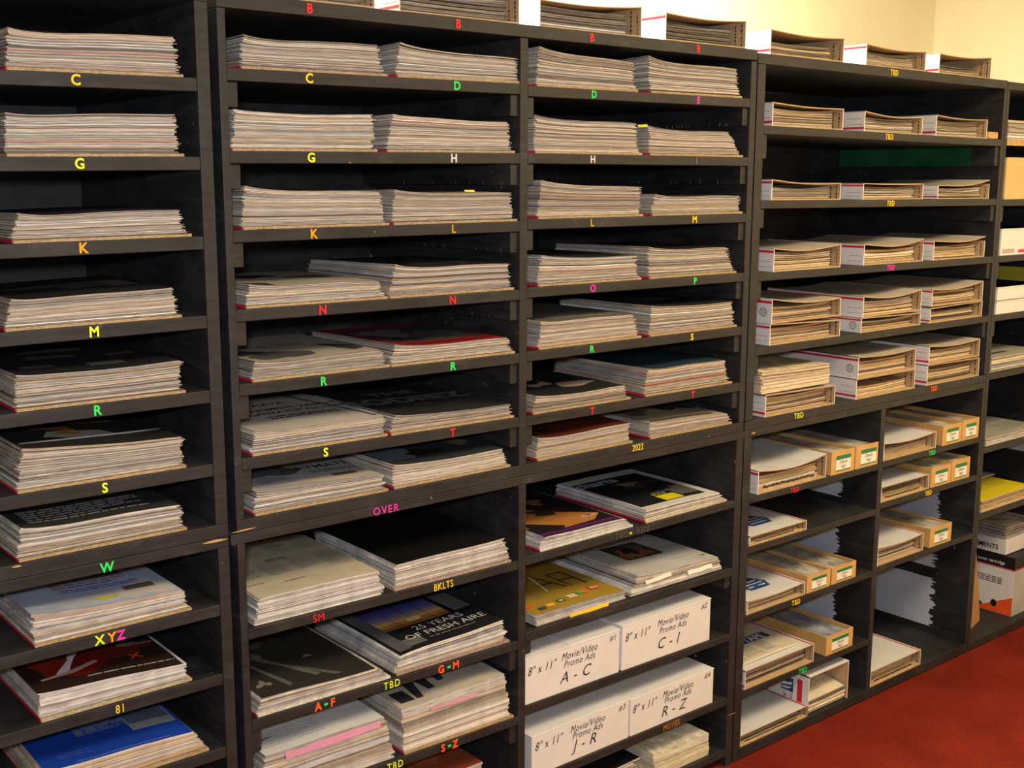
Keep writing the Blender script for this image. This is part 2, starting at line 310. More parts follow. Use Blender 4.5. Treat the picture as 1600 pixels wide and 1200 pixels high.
# letters stuck on the shelf edges
LET = [('A1','C',118,124,'yellow'),('A2','G',124,255,'lime'),('A3','K',131,388,'orange'),('A4','M',147,519,'lime'),('A5','R',153,643,'green'),('A6','S',164,767,'lime'),('Aj','W',167,887,'green'),
 ('A8','X',156,1006,'lime'),('A8','Y',175,1001,'orange'),('A8','Z',189,997,'magenta'),('A9','81',187,1113,'yellow'),
 ('Btop','B',484,15,'red'),('Btop','B',716,34,'red'),('Btop','B',925,53,'red'),('Btop','B',1091,73,'red'),
 ('B1','C',483,122,'yellow'),('B1','D',714,132,'green'),('C1','D',928,147,'green'),('C1','E',1091,157,'magenta'),
 ('B2','G',486,245,'lime'),('B2','H',709,243,'white'),('C2','H',926,247,'white'),('C2','I',1088,251,'blue'),
 ('B3','K',491,368,'orange'),('B3','L',709,356,'ochre'),('C3','L',925,351,'ochre'),('C3','M',1085,345,'yellow'),
 ('B4','N',504,489,'red'),('B4','N',707,470,'red'),('C4','O',926,452,'magenta'),('C4','P',1086,440,'green'),
 ('B5','R',506,600,'green'),('B5','R',708,574,'green'),('C5','R',925,547,'green'),('C5','S',1081,527,'yellow'),
 ('B6','S',509,715,'lime'),('B6','T',707,681,'red'),('C6','T',925,647,'red'),('C6','T',1082,618,'red'),
 ('Bj','OVER',603,796,'magenta'),('B7','2022',996,717,'yellow'),
 ('B8','SM',498,973,'red'),('B8','BKLTS',693,921,'yellow'),('C8','TWO',971,839,'dark'),('C8','-',985,835,'yellow'),('C8','PIECE',1004,831,'dark'),
 ('B9','A',497,1104,'vermilion'),('B9','-',509,1101,'green'),('B9','F',520,1098,'vermilion'),('B9','TBD',612,1069,'lime'),('B9','G',689,1045,'vermilion'),('B9','-',701,1043,'green'),('B9','M',712,1039,'vermilion'),
 ('B10','S',692,1165,'vermilion'),('B10','-',702,1162,'green'),('B10','Z',711,1158,'vermilion'),('B10','TBD',617,1191,'lime'),('C11','MOVIES',1049,1141,'rust'),
 ('Dtop','TBD',1397,113,'yellow'),('D1','TBD',1389,217,'yellow'),('D2','TBD',1391,324,'yellow'),('D3','TBD',1391,422,'magenta'),('D4','TBD',1385,528,'dark'),
 ('D5','TBD',1247,663,'lime'),('D5','TBD',1458,619,'vermilion'),('E1','TBD',1241,771,'red'),('F1','TBD',1456,709,'green'),('F2','TBD',1450,774,'yellow'),('E3','TBD',1243,948,'yellow'),('E4','TBD',1254,1052,'green')]
for key, s, px, py, c in LET:
    x, z = W(px, py); o = SHELF[key][4]; n = len(s)
    x0, x1, zl, zr, _ = SHELF[key]; th = .021
    zc = ztop(key, x)-.011 if key not in ('Btop','Dtop') else ztop(key, x)-.013
    size = .0225 if n > 1 or key[0] in 'CDEFG' else .024
    sx = .78 if s in ('TBD','BKLTS','2022','MOVIES','PIECE','TWO','81') else .95
    if s in ('TBD',) and c == 'lime': sx = .85
    if s == '-': size = .03
    front_text(s, x, zc, size, ST[c], o, sx=sx, space=1.25 if s in ('OVER','TBD') else 1.1, bold=.025 if n == 1 else .0)

# ------------------------------------------------------------------ paper things
OLD = [(.52,.45,.36),(.45,.39,.33),(.56,.49,.41),(.36,.33,.30),(.43,.39,.37),(.64,.58,.50),(.30,.27,.24),(.50,.41,.36),(.38,.37,.37),(.54,.46,.36),(.47,.36,.25),(.60,.56,.53)]
WHT = [(.70,.68,.65),(.60,.59,.60),(.74,.69,.62),(.48,.47,.50),(.64,.57,.52),(.76,.74,.72),(.50,.45,.40),(.62,.62,.67),(.40,.38,.38)]
TAN = [(.55,.40,.22),(.62,.47,.28),(.48,.34,.19),(.66,.53,.35),(.42,.31,.19),(.60,.45,.30),(.70,.58,.42)]
def pick(pal, calm=False):
    r = random.random() if not calm else 1; c = random.choice(pal); k = random.uniform(.86, 1.12)
    if r < .004: return (.40,.08,.07)
    if r < .06: return (.13,.11,.11)
    if r < .08: return (.30,.33,.40)
    if r < .115: return (.78,.82,.82)
    return tuple(min(.9, q*k) for q in c)
US = (0,.03,.07,.13,.22,.34,.5,.66,.82,.94,1); VS = (0,.08,.2,.4,.7,1)
def sheet(mb, x0, x1, y0, y1, zf0, zf1, col, topcol=None, m=0, mt=None, us=US, vs=VS, skew=0., bottom=False):
    """one magazine: zf0/zf1(u,v) give its lower and upper face"""
    nu, nv = len(us), len(vs)
    P = lambda u, v: (x0+(x1-x0)*u+skew*v, y0+(y1-y0)*v)
    n = len(mb.v)
    for v in vs:
        for u in us: x, y = P(u, v); mb.v.append((x, y, zf1(u, v)))
    tc = topcol or col; mt = m if mt is None else mt
    for j in range(nv-1):
        for i in range(nu-1):
            a = n+j*nu+i; mb.f.append((a, a+1, a+nu+1, a+nu)); mb.c.append(tc); mb.m.append(mt)
    ring = [(u, 0) for u in us]+[(1, v) for v in vs[1:]]+[(u, 1) for u in us[::-1][1:]]+[(0, v) for v in vs[::-1][1:-1]]
    k = len(mb.v)
    for u, v in ring: x, y = P(u, v); mb.v.append((x, y, zf0(u, v)))
    k2 = len(mb.v)
    for u, v in ring: x, y = P(u, v); mb.v.append((x, y, zf1(u, v)))
    L = len(ring)
    for i in range(L):
        j = (i+1) % L; mb.f.append((k+i, k+j, k2+j, k2+i)); mb.c.append(col); mb.m.append(m)
    if bottom:
        n = len(mb.v)
        for v in vs:
            for u in us: x, y = P(u, v); mb.v.append((x, y, zf0(u, v)))
        for j in range(nv-1):
            for i in range(nu-1):
                a = n+j*nu+i; mb.f.append((a, a+nu, a+nu+1, a+1)); mb.c.append(col); mb.m.append(m)
def gridded(f, us=US, vs=VS):
    """the surface as the sheet's own facets have it"""
    def g(u, v):
        i = 0
        while i < len(us)-2 and us[i+1] < u: i += 1
        j = 0
        while j < len(vs)-2 and vs[j+1] < v: j += 1
        a = (u-us[i])/(us[i+1]-us[i]); b = (v-vs[j])/(vs[j+1]-vs[j])
        return (f(us[i],vs[j])*(1-a)+f(us[i+1],vs[j])*a)*(1-b)+(f(us[i],vs[j+1])*(1-a)+f(us[i+1],vs[j+1])*a)*b
    return g
def lines(u0, v0, u1, v1, n, c, h=.5): return ('l', u0, v0, u1, v1, n, c, h)
def add_cover(top, x0, x1, y0, y1, zf, spec, mat, skew=0.):
    base, els = spec
    P = lambda u, v, e: (x0+(x1-x0)*u+skew*v, y0+(y1-y0)*v, zf(u, v)+e)
    zf = gridded(zf)
    mb = MB()
    for j in range(len(VS)-1):
        for i in range(len(US)-1):
            a, c, d, f = US[i], US[i+1], VS[j], VS[j+1]
            g = lambda u: u
            mb.quad([P(g(a),g(d),.0004),P(g(c),g(d),.0004),P(g(c),g(f),.0004),P(g(a),g(f),.0004)], base)
    cv = mb.build('cover', mat, top)
    mb = MB(); e = .0007
    for el in els:
        e += .00012
        if el[0] == 'r':
            _, u0, v0, u1, v1, c = el; nu = max(1, int(abs(u1-u0)*16)); nv = max(1, int(abs(v1-v0)*10))
            for j in range(nv):
                for i in range(nu):
                    a, b_ = u0+(u1-u0)*i/nu, u0+(u1-u0)*(i+1)/nu; d, f = v0+(v1-v0)*j/nv, v0+(v1-v0)*(j+1)/nv
                    mb.quad([P(a,d,e),P(b_,d,e),P(b_,f,e),P(a,f,e)], c)
        elif el[0] == 'e':      # blob: centre, radii, wobble, colour
            _, cu, cv_, ru, rv, wob, c = el; n = 26; ph = random.uniform(0, 6); pts = []
            for i in range(n):
                a = i/n*2*math.pi; k = 1+wob*(math.sin(3*a+ph)*.5+math.sin(5*a+ph*2)*.3+random.uniform(-.2,.2))
                pts.append((min(.985,max(.015,cu+ru*k*math.cos(a))), min(.985,max(.015,cv_+rv*k*math.sin(a)))))
            cc = P(cu, cv_, e)
            for i in range(n):
                p, q = pts[i], pts[(i+1) % n]; md = ((p[0]+cu)/2, (p[1]+cv_)/2); me_ = ((q[0]+cu)/2, (q[1]+cv_)/2)
                mb.quad([cc, P(*md, e), P(*me_, e)], c); mb.quad([P(*md, e), P(*p, e), P(*q, e), P(*me_, e)], c)
        elif el[0] == 'p':      # polygon fan
            _, pts, c = el; cu = sum(p[0] for p in pts)/len(pts); cv_ = sum(p[1] for p in pts)/len(pts)
            for i in range(len(pts)):
                p, q = pts[i], pts[(i+1) % len(pts)]; md = ((p[0]+cu)/2, (p[1]+cv_)/2); me_ = ((q[0]+cu)/2, (q[1]+cv_)/2)
                mb.quad([P(cu,cv_,e), P(*md,e), P(*me_,e)], c); mb.quad([P(*md,e), P(*p,e), P(*q,e), P(*me_,e)], c)
        elif el[0] == 't':      # text: string, centre u v, size in metres, colour, bold
            _, s, cu, cv_, size, c, bd = el[:7]; sx = el[7] if len(el) > 7 else 1
            text_into(mb, s, lambda a, b_, c_: P(cu+a/(x1-x0), cv_+b_/(y1-y0), e+.0001), size, c, bold=bd, sx=sx)
        elif el[0] == 'l':      # block of printed lines
            _, u0, v0, u1, v1, n, c, hh = el
            for i in range(n):
                vv = v1+(v0-v1)*(i+.5)/n; h = abs(v1-v0)/n*hh/2; u = u0; ue = u1 if random.random() < .75 else u0+(u1-u0)*random.uniform(.5, .95)
                while u < ue:
                    wd = random.uniform(.03, .11); b_ = min(ue, u+wd); mb.quad([P(u,vv-h,e),P(b_,vv-h,e),P(b_,vv+h,e),P(u,vv+h,e)], c); u = b_+.012
    if mb.f: mb.build('cover_print', mat, cv)
    return cv
BLK = (.022,.022,.024)
def squeeze(spec, k, du=0.):
    """the same artwork printed lower on the page"""
    out = []
    for e in spec[1]:
        if e[0] == 'r': out.append(('r', min(1,e[1]+du), e[2]*k, min(.99,e[3]+du), e[4]*k, e[5]))
        elif e[0] == 'e': out.append(('e', e[1]+du, e[2]*k, e[3], e[4]*k, e[5], e[6]))
        elif e[0] == 'p': out.append(('p', [(min(.99,a+du), b*k) for a, b in e[1]], e[2]))
        elif e[0] == 't': out.append(('t', e[1], e[2]+du, e[3]*k)+tuple(e[4:]))
        else: out.append(('l', e[1]+du, e[2]*k, min(.98,e[3]+du), e[4]*k)+tuple(e[5:]))
    return (spec[0], out)
def art(kind):
    spec = art_(kind)
    if kind in SQ: spec = squeeze(spec, *SQ[kind])
    return spec
SQ = dict(A6=(.75,0), A7=(.85,0), A8=(.66,.05), A9=(.72,.07), A10=(.74,.05), B7a=(.72,.10), B9a=(.85,0), C9b=(.85,.03), B10b=(.66,0), B10a=(.8,0), C8b=(.93,0))
def art_(kind):
    r = random.uniform
    return {
    'none': ((.55,.50,.43), []),
    'dark': (BLK, [('e',r(.3,.7),r(.3,.7),.25,.2,.5,(.07,.07,.075)),('e',r(.2,.8),r(.3,.8),.12,.1,.6,(.13,.12,.11))]),
    'navy': ((.02,.022,.035), []),
    'A4': (BLK, [('e',.55,.5,.3,.16,.6,(.10,.10,.10)),('r',.75,.30,.93,.62,(.17,.17,.17))]),
    'A5': (BLK, [('r',.25,.5,.55,.62,(.10,.10,.10)),('r',.5,.15,.72,.25,(.14,.14,.13)),('r',.1,.2,.3,.28,(.12,.12,.12)),('r',.72,.4,.9,.5,(.09,.09,.09)),('e',.5,.8,.2,.08,.4,(.12,.11,.1))]),
    'A6': (BLK, [('p',[(.22,.35),(.3,.55),(.62,.5),(.68,.34),(.45,.26)],(.42,.42,.34)),('e',.42,.50,.08,.10,.3,(.50,.20,.04)),('e',.36,.66,.12,.05,.4,(.30,.12,.06)),('r',.5,.78,.8,.82,(.45,.28,.06)),('p',[(.02,.13),(.98,.30),(.98,.33),(.02,.17)],(.45,.43,.40))]),
    'A7': ((.035,.035,.035), [('t','WISHING A SPECIAL YEAR AND',.45,.62,.026,(.45,.44,.42),.01,.75),('t','MANY MORE THANKS',.36,.5,.034,(.50,.48,.45),.02,.8),lines(.08,.10,.85,.40,6,(.36,.35,.33),.55)]),
    'A8': ((.42,.50,.66), [('e',.3,.15,.3,.12,.3,(.52,.55,.62)),('e',.75,.2,.2,.2,.4,(.60,.57,.52)),('r',.28,.66,.75,.95,(.16,.18,.24)),lines(.22,.50,.75,.70,3,(.26,.16,.24),.6),lines(.25,.38,.78,.48,2,(.10,.14,.45),.5),('r',.63,.22,.84,.33,(.14,.12,.10)),('e',.47,.15,.08,.035,.3,(.70,.62,.02))]),
    'A9': ((.030,.016,.014), [('e',.35,.55,.34,.34,.3,(.16,.012,.008)),('e',.15,.45,.12,.2,.4,(.22,.02,.01)),('p',[(.12,.24),(.20,.24),(.50,.80),(.40,.80)],(.75,.70,.72)),('e',.55,.85,.14,.09,.3,(.30,.05,.02)),('p',[(.02,.20),(.25,.24),(.45,.36),(.43,.40),(.2,.28),(.02,.235)],(.52,.30,.28)),('e',.66,.5,.2,.12,.6,(.13,.02,.015)),('t','X',.70,.33,.032,(.80,.08,.02),.03),lines(.66,.55,.97,.63,2,(.4,.36,.34),.4),lines(.3,.10,.95,.14,1,(.4,.36,.34),.5),('r',.58,.66,.63,.80,(.55,.5,.5))]),
    'A10': ((.012,.055,.40), [('r',.62,.26,.93,.58,(.30,.34,.38)),('r',.63,.38,.92,.57,(.10,.13,.20)),('t','T O O K',.78,.52,.014,(.03,.03,.04),0),lines(.28,.40,.62,.66,12,(.22,.26,.36),.6),lines(.08,.12,.3,.2,3,(.06,.10,.44),.5),('r',.16,.02,.8,.026,(.22,.32,.6))]),
    'B4a': ((.50,.47,.38), [('e',.12,.12,.12,.08,.3,(.05,.05,.05)),('e',.38,.62,.14,.12,.5,(.03,.03,.03)),('e',.70,.42,.20,.07,.4,(.05,.06,.05)),('e',.5,.35,.2,.05,.4,(.32,.31,.27))]),
    'B5a': ((.47,.42,.34), [('e',.32,.20,.24,.12,.3,(.10,.10,.10)),('e',.16,.36,.14,.1,.4,(.06,.06,.06)),('p',[(.70,.4),(.86,.10),(.98,.16),(.98,.3),(.78,.42)],(.06,.06,.055)),('p',[(.69,.45),(.72,.47),(.84,.08),(.81,.08)],(.55,.50,.40)),lines(.35,.45,.7,.6,3,(.22,.20,.18),.5),('r',.05,.75,.5,.98,(.42,.42,.44))]),
    'B5b': ((.34,.012,.015), [('r',.10,.16,.97,.86,(.06,.06,.065)),('e',.35,.6,.2,.2,.5,(.20,.20,.22)),('e',.6,.45,.14,.12,.6,(.12,.12,.13)),('e',.3,.28,.14,.08,.5,(.02,.02,.02)),('e',.8,.4,.08,.12,.5,(.15,.15,.16)),lines(.15,.05,.9,.10,1,(.10,.01,.01),.6)]),
    'B6a': ((.56,.53,.48), [('t','HALLS OF AZYA',.30,.74,.032,(.03,.03,.03),.02,.95),('t','ENTERTAINMENT WEEKLY',.50,.57,.030,(.03,.03,.03),.02,.8),('t','EXTRAVAGANZA FOR ALL OVER',.46,.46,.030,(.03,.03,.03),.02,.72),lines(.3,.27,.85,.37,2,(.05,.05,.05),.55),('p',[(.80,.98),(.83,.98),(.985,.05),(.965,.05)],(.03,.03,.03))]),
    'B6b': ((.028,.028,.028), [('t','RODEEZ',.46,.50,.088,(.20,.20,.20),.05,.95),('t','THE',.50,.76,.055,(.20,.20,.20),.04,1.3),lines(.4,.28,.85,.36,2,(.16,.16,.16),.4),('r',.55,.20,.85,.42,(.035,.035,.034))]),
    'B7a': ((.45,.45,.46), [('e',.25,.60,.24,.18,.4,(.10,.11,.13)),('e',.15,.35,.12,.1,.4,(.30,.31,.34)),('t','PLAYMATE',.62,.58,.042,(.04,.04,.04),.015,.8),lines(.50,.36,.95,.46,2,(.07,.07,.07),.4),('r',.60,.16,.80,.27,(.12,.09,.07)),('e',.55,.12,.4,.07,.3,(.55,.48,.38))]),
    'B7b': ((.035,.04,.045), [('p',[(.02,.1),(.3,.14),(.42,.3),(.3,.6),(.02,.7)],(.14,.20,.25)),('e',.72,.6,.2,.2,.4,(.05,.09,.11)),('e',.85,.35,.08,.1,.3,(.20,.16,.12)),('e',.45,.25,.16,.08,.5,(.012,.012,.012))]),
    'B8a': ((.56,.51,.38), [('r',.25,.03,.255,.95,(.64,.60,.49)),('r',.5,.03,.505,.95,(.62,.57,.45)),('r',.75,.03,.755,.95,(.62,.57,.45)),lines(.55,.80,.72,.86,2,(.08,.08,.07),.5),lines(.40,.55,.58,.60,2,(.08,.08,.07),.5),lines(.78,.25,.97,.33,3,(.35,.32,.24),.4),lines(.3,.15,.48,.18,1,(.25,.22,.16),.4),lines(.03,.20,.2,.22,1,(.25,.22,.16),.4),lines(.77,.45,.95,.47,1,(.3,.27,.2),.4)]+
           [lines(.03+.25*i,.3+.35*j,.22+.25*i,.55+.35*j,16,(.43,.39,.29),.4) for i in range(4) for j in range(2)]),
    'B8b': ((.010,.010,.010), []),
    'B9a': ((.030,.028,.024), [('e',.22,.72,.12,.14,.6,(.14,.14,.14)),('p',[(.24,.75),(.28,.77),(.60,.16),(.55,.14)],(.13,.125,.105)),('p',[(.17,.6),(.20,.6),(.32,.10),(.27,.08)],(.12,.12,.11)),('p',[(.28,.6),(.30,.62),(.75,.08),(.68,.08)],(.11,.10,.085)),('e',.12,.2,.06,.04,.9,(.20,.185,.15)),('e',.68,.5,.04,.02,.6,(.24,.23,.2)),('e',.35,.9,.15,.05,.6,(.10,.10,.09))]),
    'B9b': ((.016,.016,.018), [('r',.14,.35,.78,.97,(.035,.035,.15))]+[('r',.14,.35+.045*i,.78,.395+.045*i,c) for i, c in enumerate([(.30,.12,.04),(.55,.26,.07),(.72,.45,.15),(.42,.30,.26),(.22,.18,.32),(.12,.12,.34),(.08,.08,.30),(.06,.06,.25)])]+[('e',.47,.43,.07,.035,.1,(.90,.75,.35)),('r',.30,.35,.305,.97,(.02,.02,.05)),('r',.46,.35,.465,.97,(.02,.02,.05)),('r',.62,.35,.625,.97,(.02,.02,.05)),('r',.14,.66,.78,.665,(.02,.02,.05)),
           ('r',.82,.35,.99,.98,(.15,.15,.155)),('r',.02,.03,.13,.98,(.11,.11,.115)),('r',.13,.05,.30,.16,(.15,.15,.155)),('t','25 YEARS',.58,.27,.033,(.62,.62,.62),0,1),('t','OF FRESH AIRE',.57,.165,.033,(.62,.62,.62),0,1),lines(.35,.08,.8,.10,1,(.4,.4,.4),.3)]),
    'B10a': ((.66,.66,.66), [lines(.04,.10,.55,.35,7,(.42,.42,.44),.35),('e',.55,.5,.05,.02,.5,(.15,.15,.17)),('e',.1,.25,.06,.02,.5,(.2,.2,.2))]),
    'B10b': ((.50,.46,.38), [('r',.05,.10,.18,.35,(.03,.03,.03)),('p',[(.20,.1),(.26,.1),(.34,.5),(.24,.5)],(.03,.03,.03)),('p',[(.36,.2),(.42,.2),(.46,.6),(.34,.55)],(.03,.03,.03)),('p',[(.5,.3),(.55,.25),(.62,.6),(.5,.65)],(.04,.04,.04)),('e',.35,.7,.25,.14,.5,(.30,.30,.31)),('e',.72,.6,.18,.2,.5,(.20,.20,.20)),('p',[(.62,.45),(.9,.5),(.92,.56),(.64,.52)],(.05,.05,.05)),lines(.62,.25,.95,.42,3,(.33,.30,.26),.3),('e',.55,.25,.06,.05,.4,(.5,.48,.45))]),
    'C5a': ((.17,.16,.15), [('e',.6,.2,.4,.12,.3,(.26,.24,.20))]),
    'C6a': (BLK, [('e',.72,.28,.2,.09,.2,(.45,.40,.32)),('e',.42,.45,.14,.12,.3,(.50,.47,.40)),('e',.42,.50,.10,.08,.2,(.03,.03,.03)),('e',.2,.7,.2,.08,.6,(.12,.12,.12))]),
    'C6b': ((.020,.045,.065), [('e',.5,.4,.3,.16,.4,(.03,.07,.10)),('r',.02,.94,.98,.985,(.35,.34,.32))]),
    'C7a': ((.11,.020,.012), [('e',.3,.5,.25,.3,.6,(.03,.015,.012)),('e',.6,.7,.2,.12,.6,(.05,.02,.015)),('r',.1,.85,.5,.93,(.04,.02,.02))]),
    'C7b': ((.42,.38,.29), [('e',.45,.75,.35,.2,.4,(.05,.05,.045)),('e',.8,.5,.2,.2,.5,(.04,.04,.04)),lines(.1,.05,.9,.12,1,(.08,.07,.06),.7),('e',.25,.4,.15,.12,.4,(.14,.13,.11))]),
    'C8a': ((.018,.015,.022), [('r',.0,.02,.985,.07,(.12,.02,.12)),('p',[(.02,.20),(.30,.08),(.75,.10),(.95,.22),(.62,.42),(.40,.62),(.15,.66),(.02,.48)],(.55,.23,.06)),('p',[(.02,.10),(.28,.05),(.40,.12),(.05,.34)],(.02,.018,.02)),('e',.55,.46,.2,.07,.6,(.05,.03,.02)),('e',.65,.72,.10,.08,.5,(.28,.12,.05)),('t','SAA',.16,.87,.048,(.60,.62,.62),.03),('t','album',.78,.20,.022,(.72,.7,.72),.01)]),
    'C8b': ((.70,.69,.67), [('r',.03,.08,.90,.93,(.015,.017,.022)),('r',.03,.78,.50,.93,(.025,.05,.13)),('t','charts',.27,.85,.060,(.50,.60,.75),.02),('e',.55,.62,.24,.12,.5,(.05,.045,.05)),('e',.5,.66,.10,.06,.5,(.26,.20,.15)),('r',.38,.09,.62,.23,(.82,.72,.02)),('t','BOY',.45,.265,.018,(.75,.62,.05),.02),('t','8',.54,.265,.018,(.75,.75,.7),.02),('r',.64,.14,.90,.34,(.12,.12,.125)),('r',.74,.34,.90,.40,(.16,.16,.16)),lines(.42,.30,.8,.32,1,(.4,.4,.4),.4)]),
    'C9a': ((.36,.235,.03), [('r',.70,.30,.715,.60,(.03,.03,.04)),('r',.70,.59,.88,.61,(.03,.03,.04)),('r',.70,.44,.88,.46,(.03,.03,.04)),('r',.86,.30,.88,.6,(.03,.03,.04)),('p',[(.42,.30),(.44,.30),(.56,.66),(.54,.66)],(.75,.68,.5)),('p',[(.54,.66),(.56,.66),(.66,.30),(.64,.30)],(.03,.03,.04)),('r',.48,.42,.60,.44,(.03,.03,.04)),
           ('r',.03,.12,.10,.17,(.72,.12,.04)),('r',.20,.06,.29,.11,(.90,.45,.06)),('r',.34,.08,.42,.13,(.06,.14,.06)),('r',.36,.095,.40,.115,(.7,.7,.6)),('r',.47,.10,.57,.15,(.85,.84,.8)),('r',.47,.12,.57,.13,(.6,.05,.05)),('r',.60,.12,.66,.17,(.15,.4,.08)),('r',.66,.12,.72,.17,(.80,.16,.04)),('r',.77,.15,.87,.20,(.75,.12,.08)),('r',.77,.17,.87,.18,(.85,.8,.75)),('r',.10,.04,.17,.08,(.05,.08,.12))]),
    'C9b': ((.50,.51,.52), [('r',.22,.38,.66,.80,(.045,.035,.03)),('e',.34,.52,.09,.12,.5,(.30,.11,.06)),('e',.52,.5,.10,.08,.5,(.26,.10,.06)),('e',.56,.66,.08,.08,.5,(.12,.10,.10)),('e',.42,.6,.07,.10,.5,(.02,.02,.02)),lines(.55,.18,.9,.21,1,(.4,.4,.4),.3),('t','nps',.90,.12,.016,(.15,.15,.15),.01)]),
    'tan': ((.60,.54,.43), []),
    'tape': ((.62,.57,.46), [('r',.10,.62,.92,.90,(.015,.05,.26)),('t',"'S & TAPE",.56,.755,.038,(.80,.80,.78),.03),lines(.04,.08,.20,.52,9,(.16,.15,.14),.4),lines(.24,.10,.50,.56,14,(.30,.28,.25),.4),lines(.54,.10,.72,.56,14,(.30,.28,.25),.4)]),
    'yell': ((.75,.62,.02), [('t','NOTICE',.5,.5,.02,(.4,.33,.02),0)]),
    'page': ((.66,.60,.45), [lines(.08,.1,.92,.35,6,(.36,.34,.28),.3),lines(.08,.45,.6,.9,12,(.40,.37,.3),.35)]),
    }[kind]

def mag_stack(key, bl, br, tl, tr, where, depth=.33, n=34, pal=OLD, top='dark', topdesc='dark worn cover', indiv=False, base=True, y0=.010, curl=.006, red=True, rz=None, mat=None, zoff=0., noun='magazine', flare=1, yb=None, cardcol=(.46,.33,.19)):
    """bl/br: photo points of the foot corners, tl/tr: of the upper front corners"""
    pass
    # x of a vertical edge hardly depends on the row, solve it at the right height
    zt = ztop(key, (SHELF[key][0]+SHELF[key][1])/2)
    xa, xb = xat(bl, zt, y0), xat(br, zt, y0)
    xl, zl = W(tl[0], tl[1], y0); xr, zr = W(tr[0], tr[1], y0)
    bz = ztop(key, xa)+.0004+zoff; sl = slope(key); card = .0053 if base else 0
    HL, HR = zl-bz-card-curl*.6, zr-ztop(key, xr)-zoff-card-.0004
    HL = max(HL, .012); HR = max(HR, .012)
    if rz is None: rz = math.radians(random.uniform(-.6, .6))
    ry = -sl
    if base:
        c = MB(); cw = xb-xa
        c.box(0, cw, -.004, depth+.004, 0, .0048, cardcol)
        co = c.build('cardboard_sheet', CARD, loc=None); co.location = (xa, y0, bz); co.rotation_euler = (0, ry, rz)
        tag(co, 'brown cardboard under the '+where, 'cardboard', 'cardboard sheets under the stacks')
        if red:
            c = MB(); c.box(-.0012, .0, .0, depth, .0004, .0052); c.build('red_edge', REDM, co)
    W0 = (xr if not flare else xb-(.008 if base else .0))-xa; Wt = xr-xl; xo = xl-xa
    loc = Vector((xa, y0, bz+card+.0003))
    m_ = mat or PAGES
    def surf(f):
        f2 = f**3
        return lambda u, v: f*(HL+(HR-HL)*u) + curl*f2*(math.exp(-u/.10)*math.exp(-v/.5)) + .0015*f*math.sin(3.1*v) + .0011*f*math.sin(7*u+ph)*(1-.6*v)
    n = n if indiv else int(n*1.6)
    ths = [random.choice((.4,.6,.8,1,1,1.3,2.0)) for _ in range(n)]; tot = sum(ths); acc = 0; fr = []
    for t in ths: fr.append((acc/tot, (acc+t)/tot)); acc += t
    body = None; wob = 0; ph = random.uniform(0, 6)
    dp = depth
    for i, (f0, f1) in enumerate(fr):
        topmost = i == n-1
        wob = wob*.7+random.gauss(0, .0012); jx = random.gauss(0, .0014)+xo*f0+wob; jy = abs(random.gauss(0, .0028)); wd = (W0*(1-f0)+Wt*f0)+random.gauss(0, .0028)
        if topmost: jx, jy, wd = xo, .001, Wt
        col = pick(pal, topmost or indiv and random.random() < .8); s0, s1 = surf(f0), surf(f1)
        if indiv or topmost:
            mb = MB(); oz = f0*min(HL, HR)
            g = .0001
            sheet(mb, jx, jx+wd, jy, jy+dp+random.uniform(-.004,.002), lambda u, v: s0(u, v)-oz+g, lambda u, v: s1(u, v)-oz-g, col, bottom=True)
            o = mb.build(noun, m_); o.location = loc; o.rotation_euler = (0, ry, rz)
            o.location = loc+Vector((math.sin(ry)*oz, 0, math.cos(ry)*oz))
            if topmost:
                tag(o, 'topmost %s, %s, %s' % (noun.replace('_', ' '), topdesc, where), noun.replace('_', ' '), 'topmost papers of the stacks')
                if top != 'none': add_cover(o, jx, jx+wd, jy, jy+dp, lambda u, v: s1(u, v)-oz, art(top), GLOSS if pal is WHT or 'glossy' in topdesc else PAPER)
            else: tag(o, '%s below the top one, %s' % (noun.replace('_', ' '), where), noun.replace('_', ' '), noun.replace('_', ' ')+'s in '+where)
        else:
            if body is None: body = MB()
            sheet(body, jx, jx+wd, jy, jy+dp+random.uniform(-.004,.002), s0, s1, col)
    if body is not None:
        o = body.build(noun+'_stack', m_); o.location = loc; o.rotation_euler = (0, ry, rz)
        tag(o, noun.replace('_', ' ')+' pile below the top one, '+where, noun.replace('_', ' ')+' stack', None, 'stuff')
    return xa, xb, bz

a = mag_stack
SA = ', first column'
a('A1', 10, 285, (13,45), (271,57), 'stack over the yellow C'+SA, curl=.008, top='dark')
a('A2', 10, 286, (10,177), (273,178), 'stack over the lime G'+SA, curl=.005, red=False)
a('A3', 20, 298, (28,335), (277,327), 'stack over the orange K'+SA, top='navy')
a('A4', 8, 282, (18,469), (268,449), 'stack over the lime M'+SA, top='A4', topdesc='black and grey cover', n=30)
a('A5', 25, 288, (26,589), (280,564), 'stack over the green R'+SA, top='A5', topdesc='black cover with grey patches', n=32)
a('A6', 27, 289, (35,703), (283,683), 'stack over the lime S'+SA, top='A6', topdesc='black cover with orange and white picture', n=34, curl=.004)
a('A7', 29, 291, (33,828), (280,789), 'stack over the green W'+SA, top='A7', topdesc='black cover with rows of grey lettering', n=28, pal=OLD+WHT[:3])
a('A8', 54, 299, (49,963), (285,923), 'stack over the letters X Y Z', top='A8', topdesc='pale blue glossy cover', n=18, indiv=True, pal=OLD+WHT[:4], curl=.004)
a('A9', 64, 299, (58,1085), (287,1037), 'stack over the yellow 81', top='A9', topdesc='black and red glossy cover with a white slash', n=14, indiv=True, pal=WHT+[(.45,.60,.72)], curl=.002, cardcol=(.50,.42,.28))
a('A10', 70, 325, (70,1207), (302,1143), 'lowest stack of the first column', top='A10', topdesc='bright blue glossy cover', n=12, indiv=True, pal=TAN+WHT, curl=.001)
SB = ', second column'
SR = ', third column'
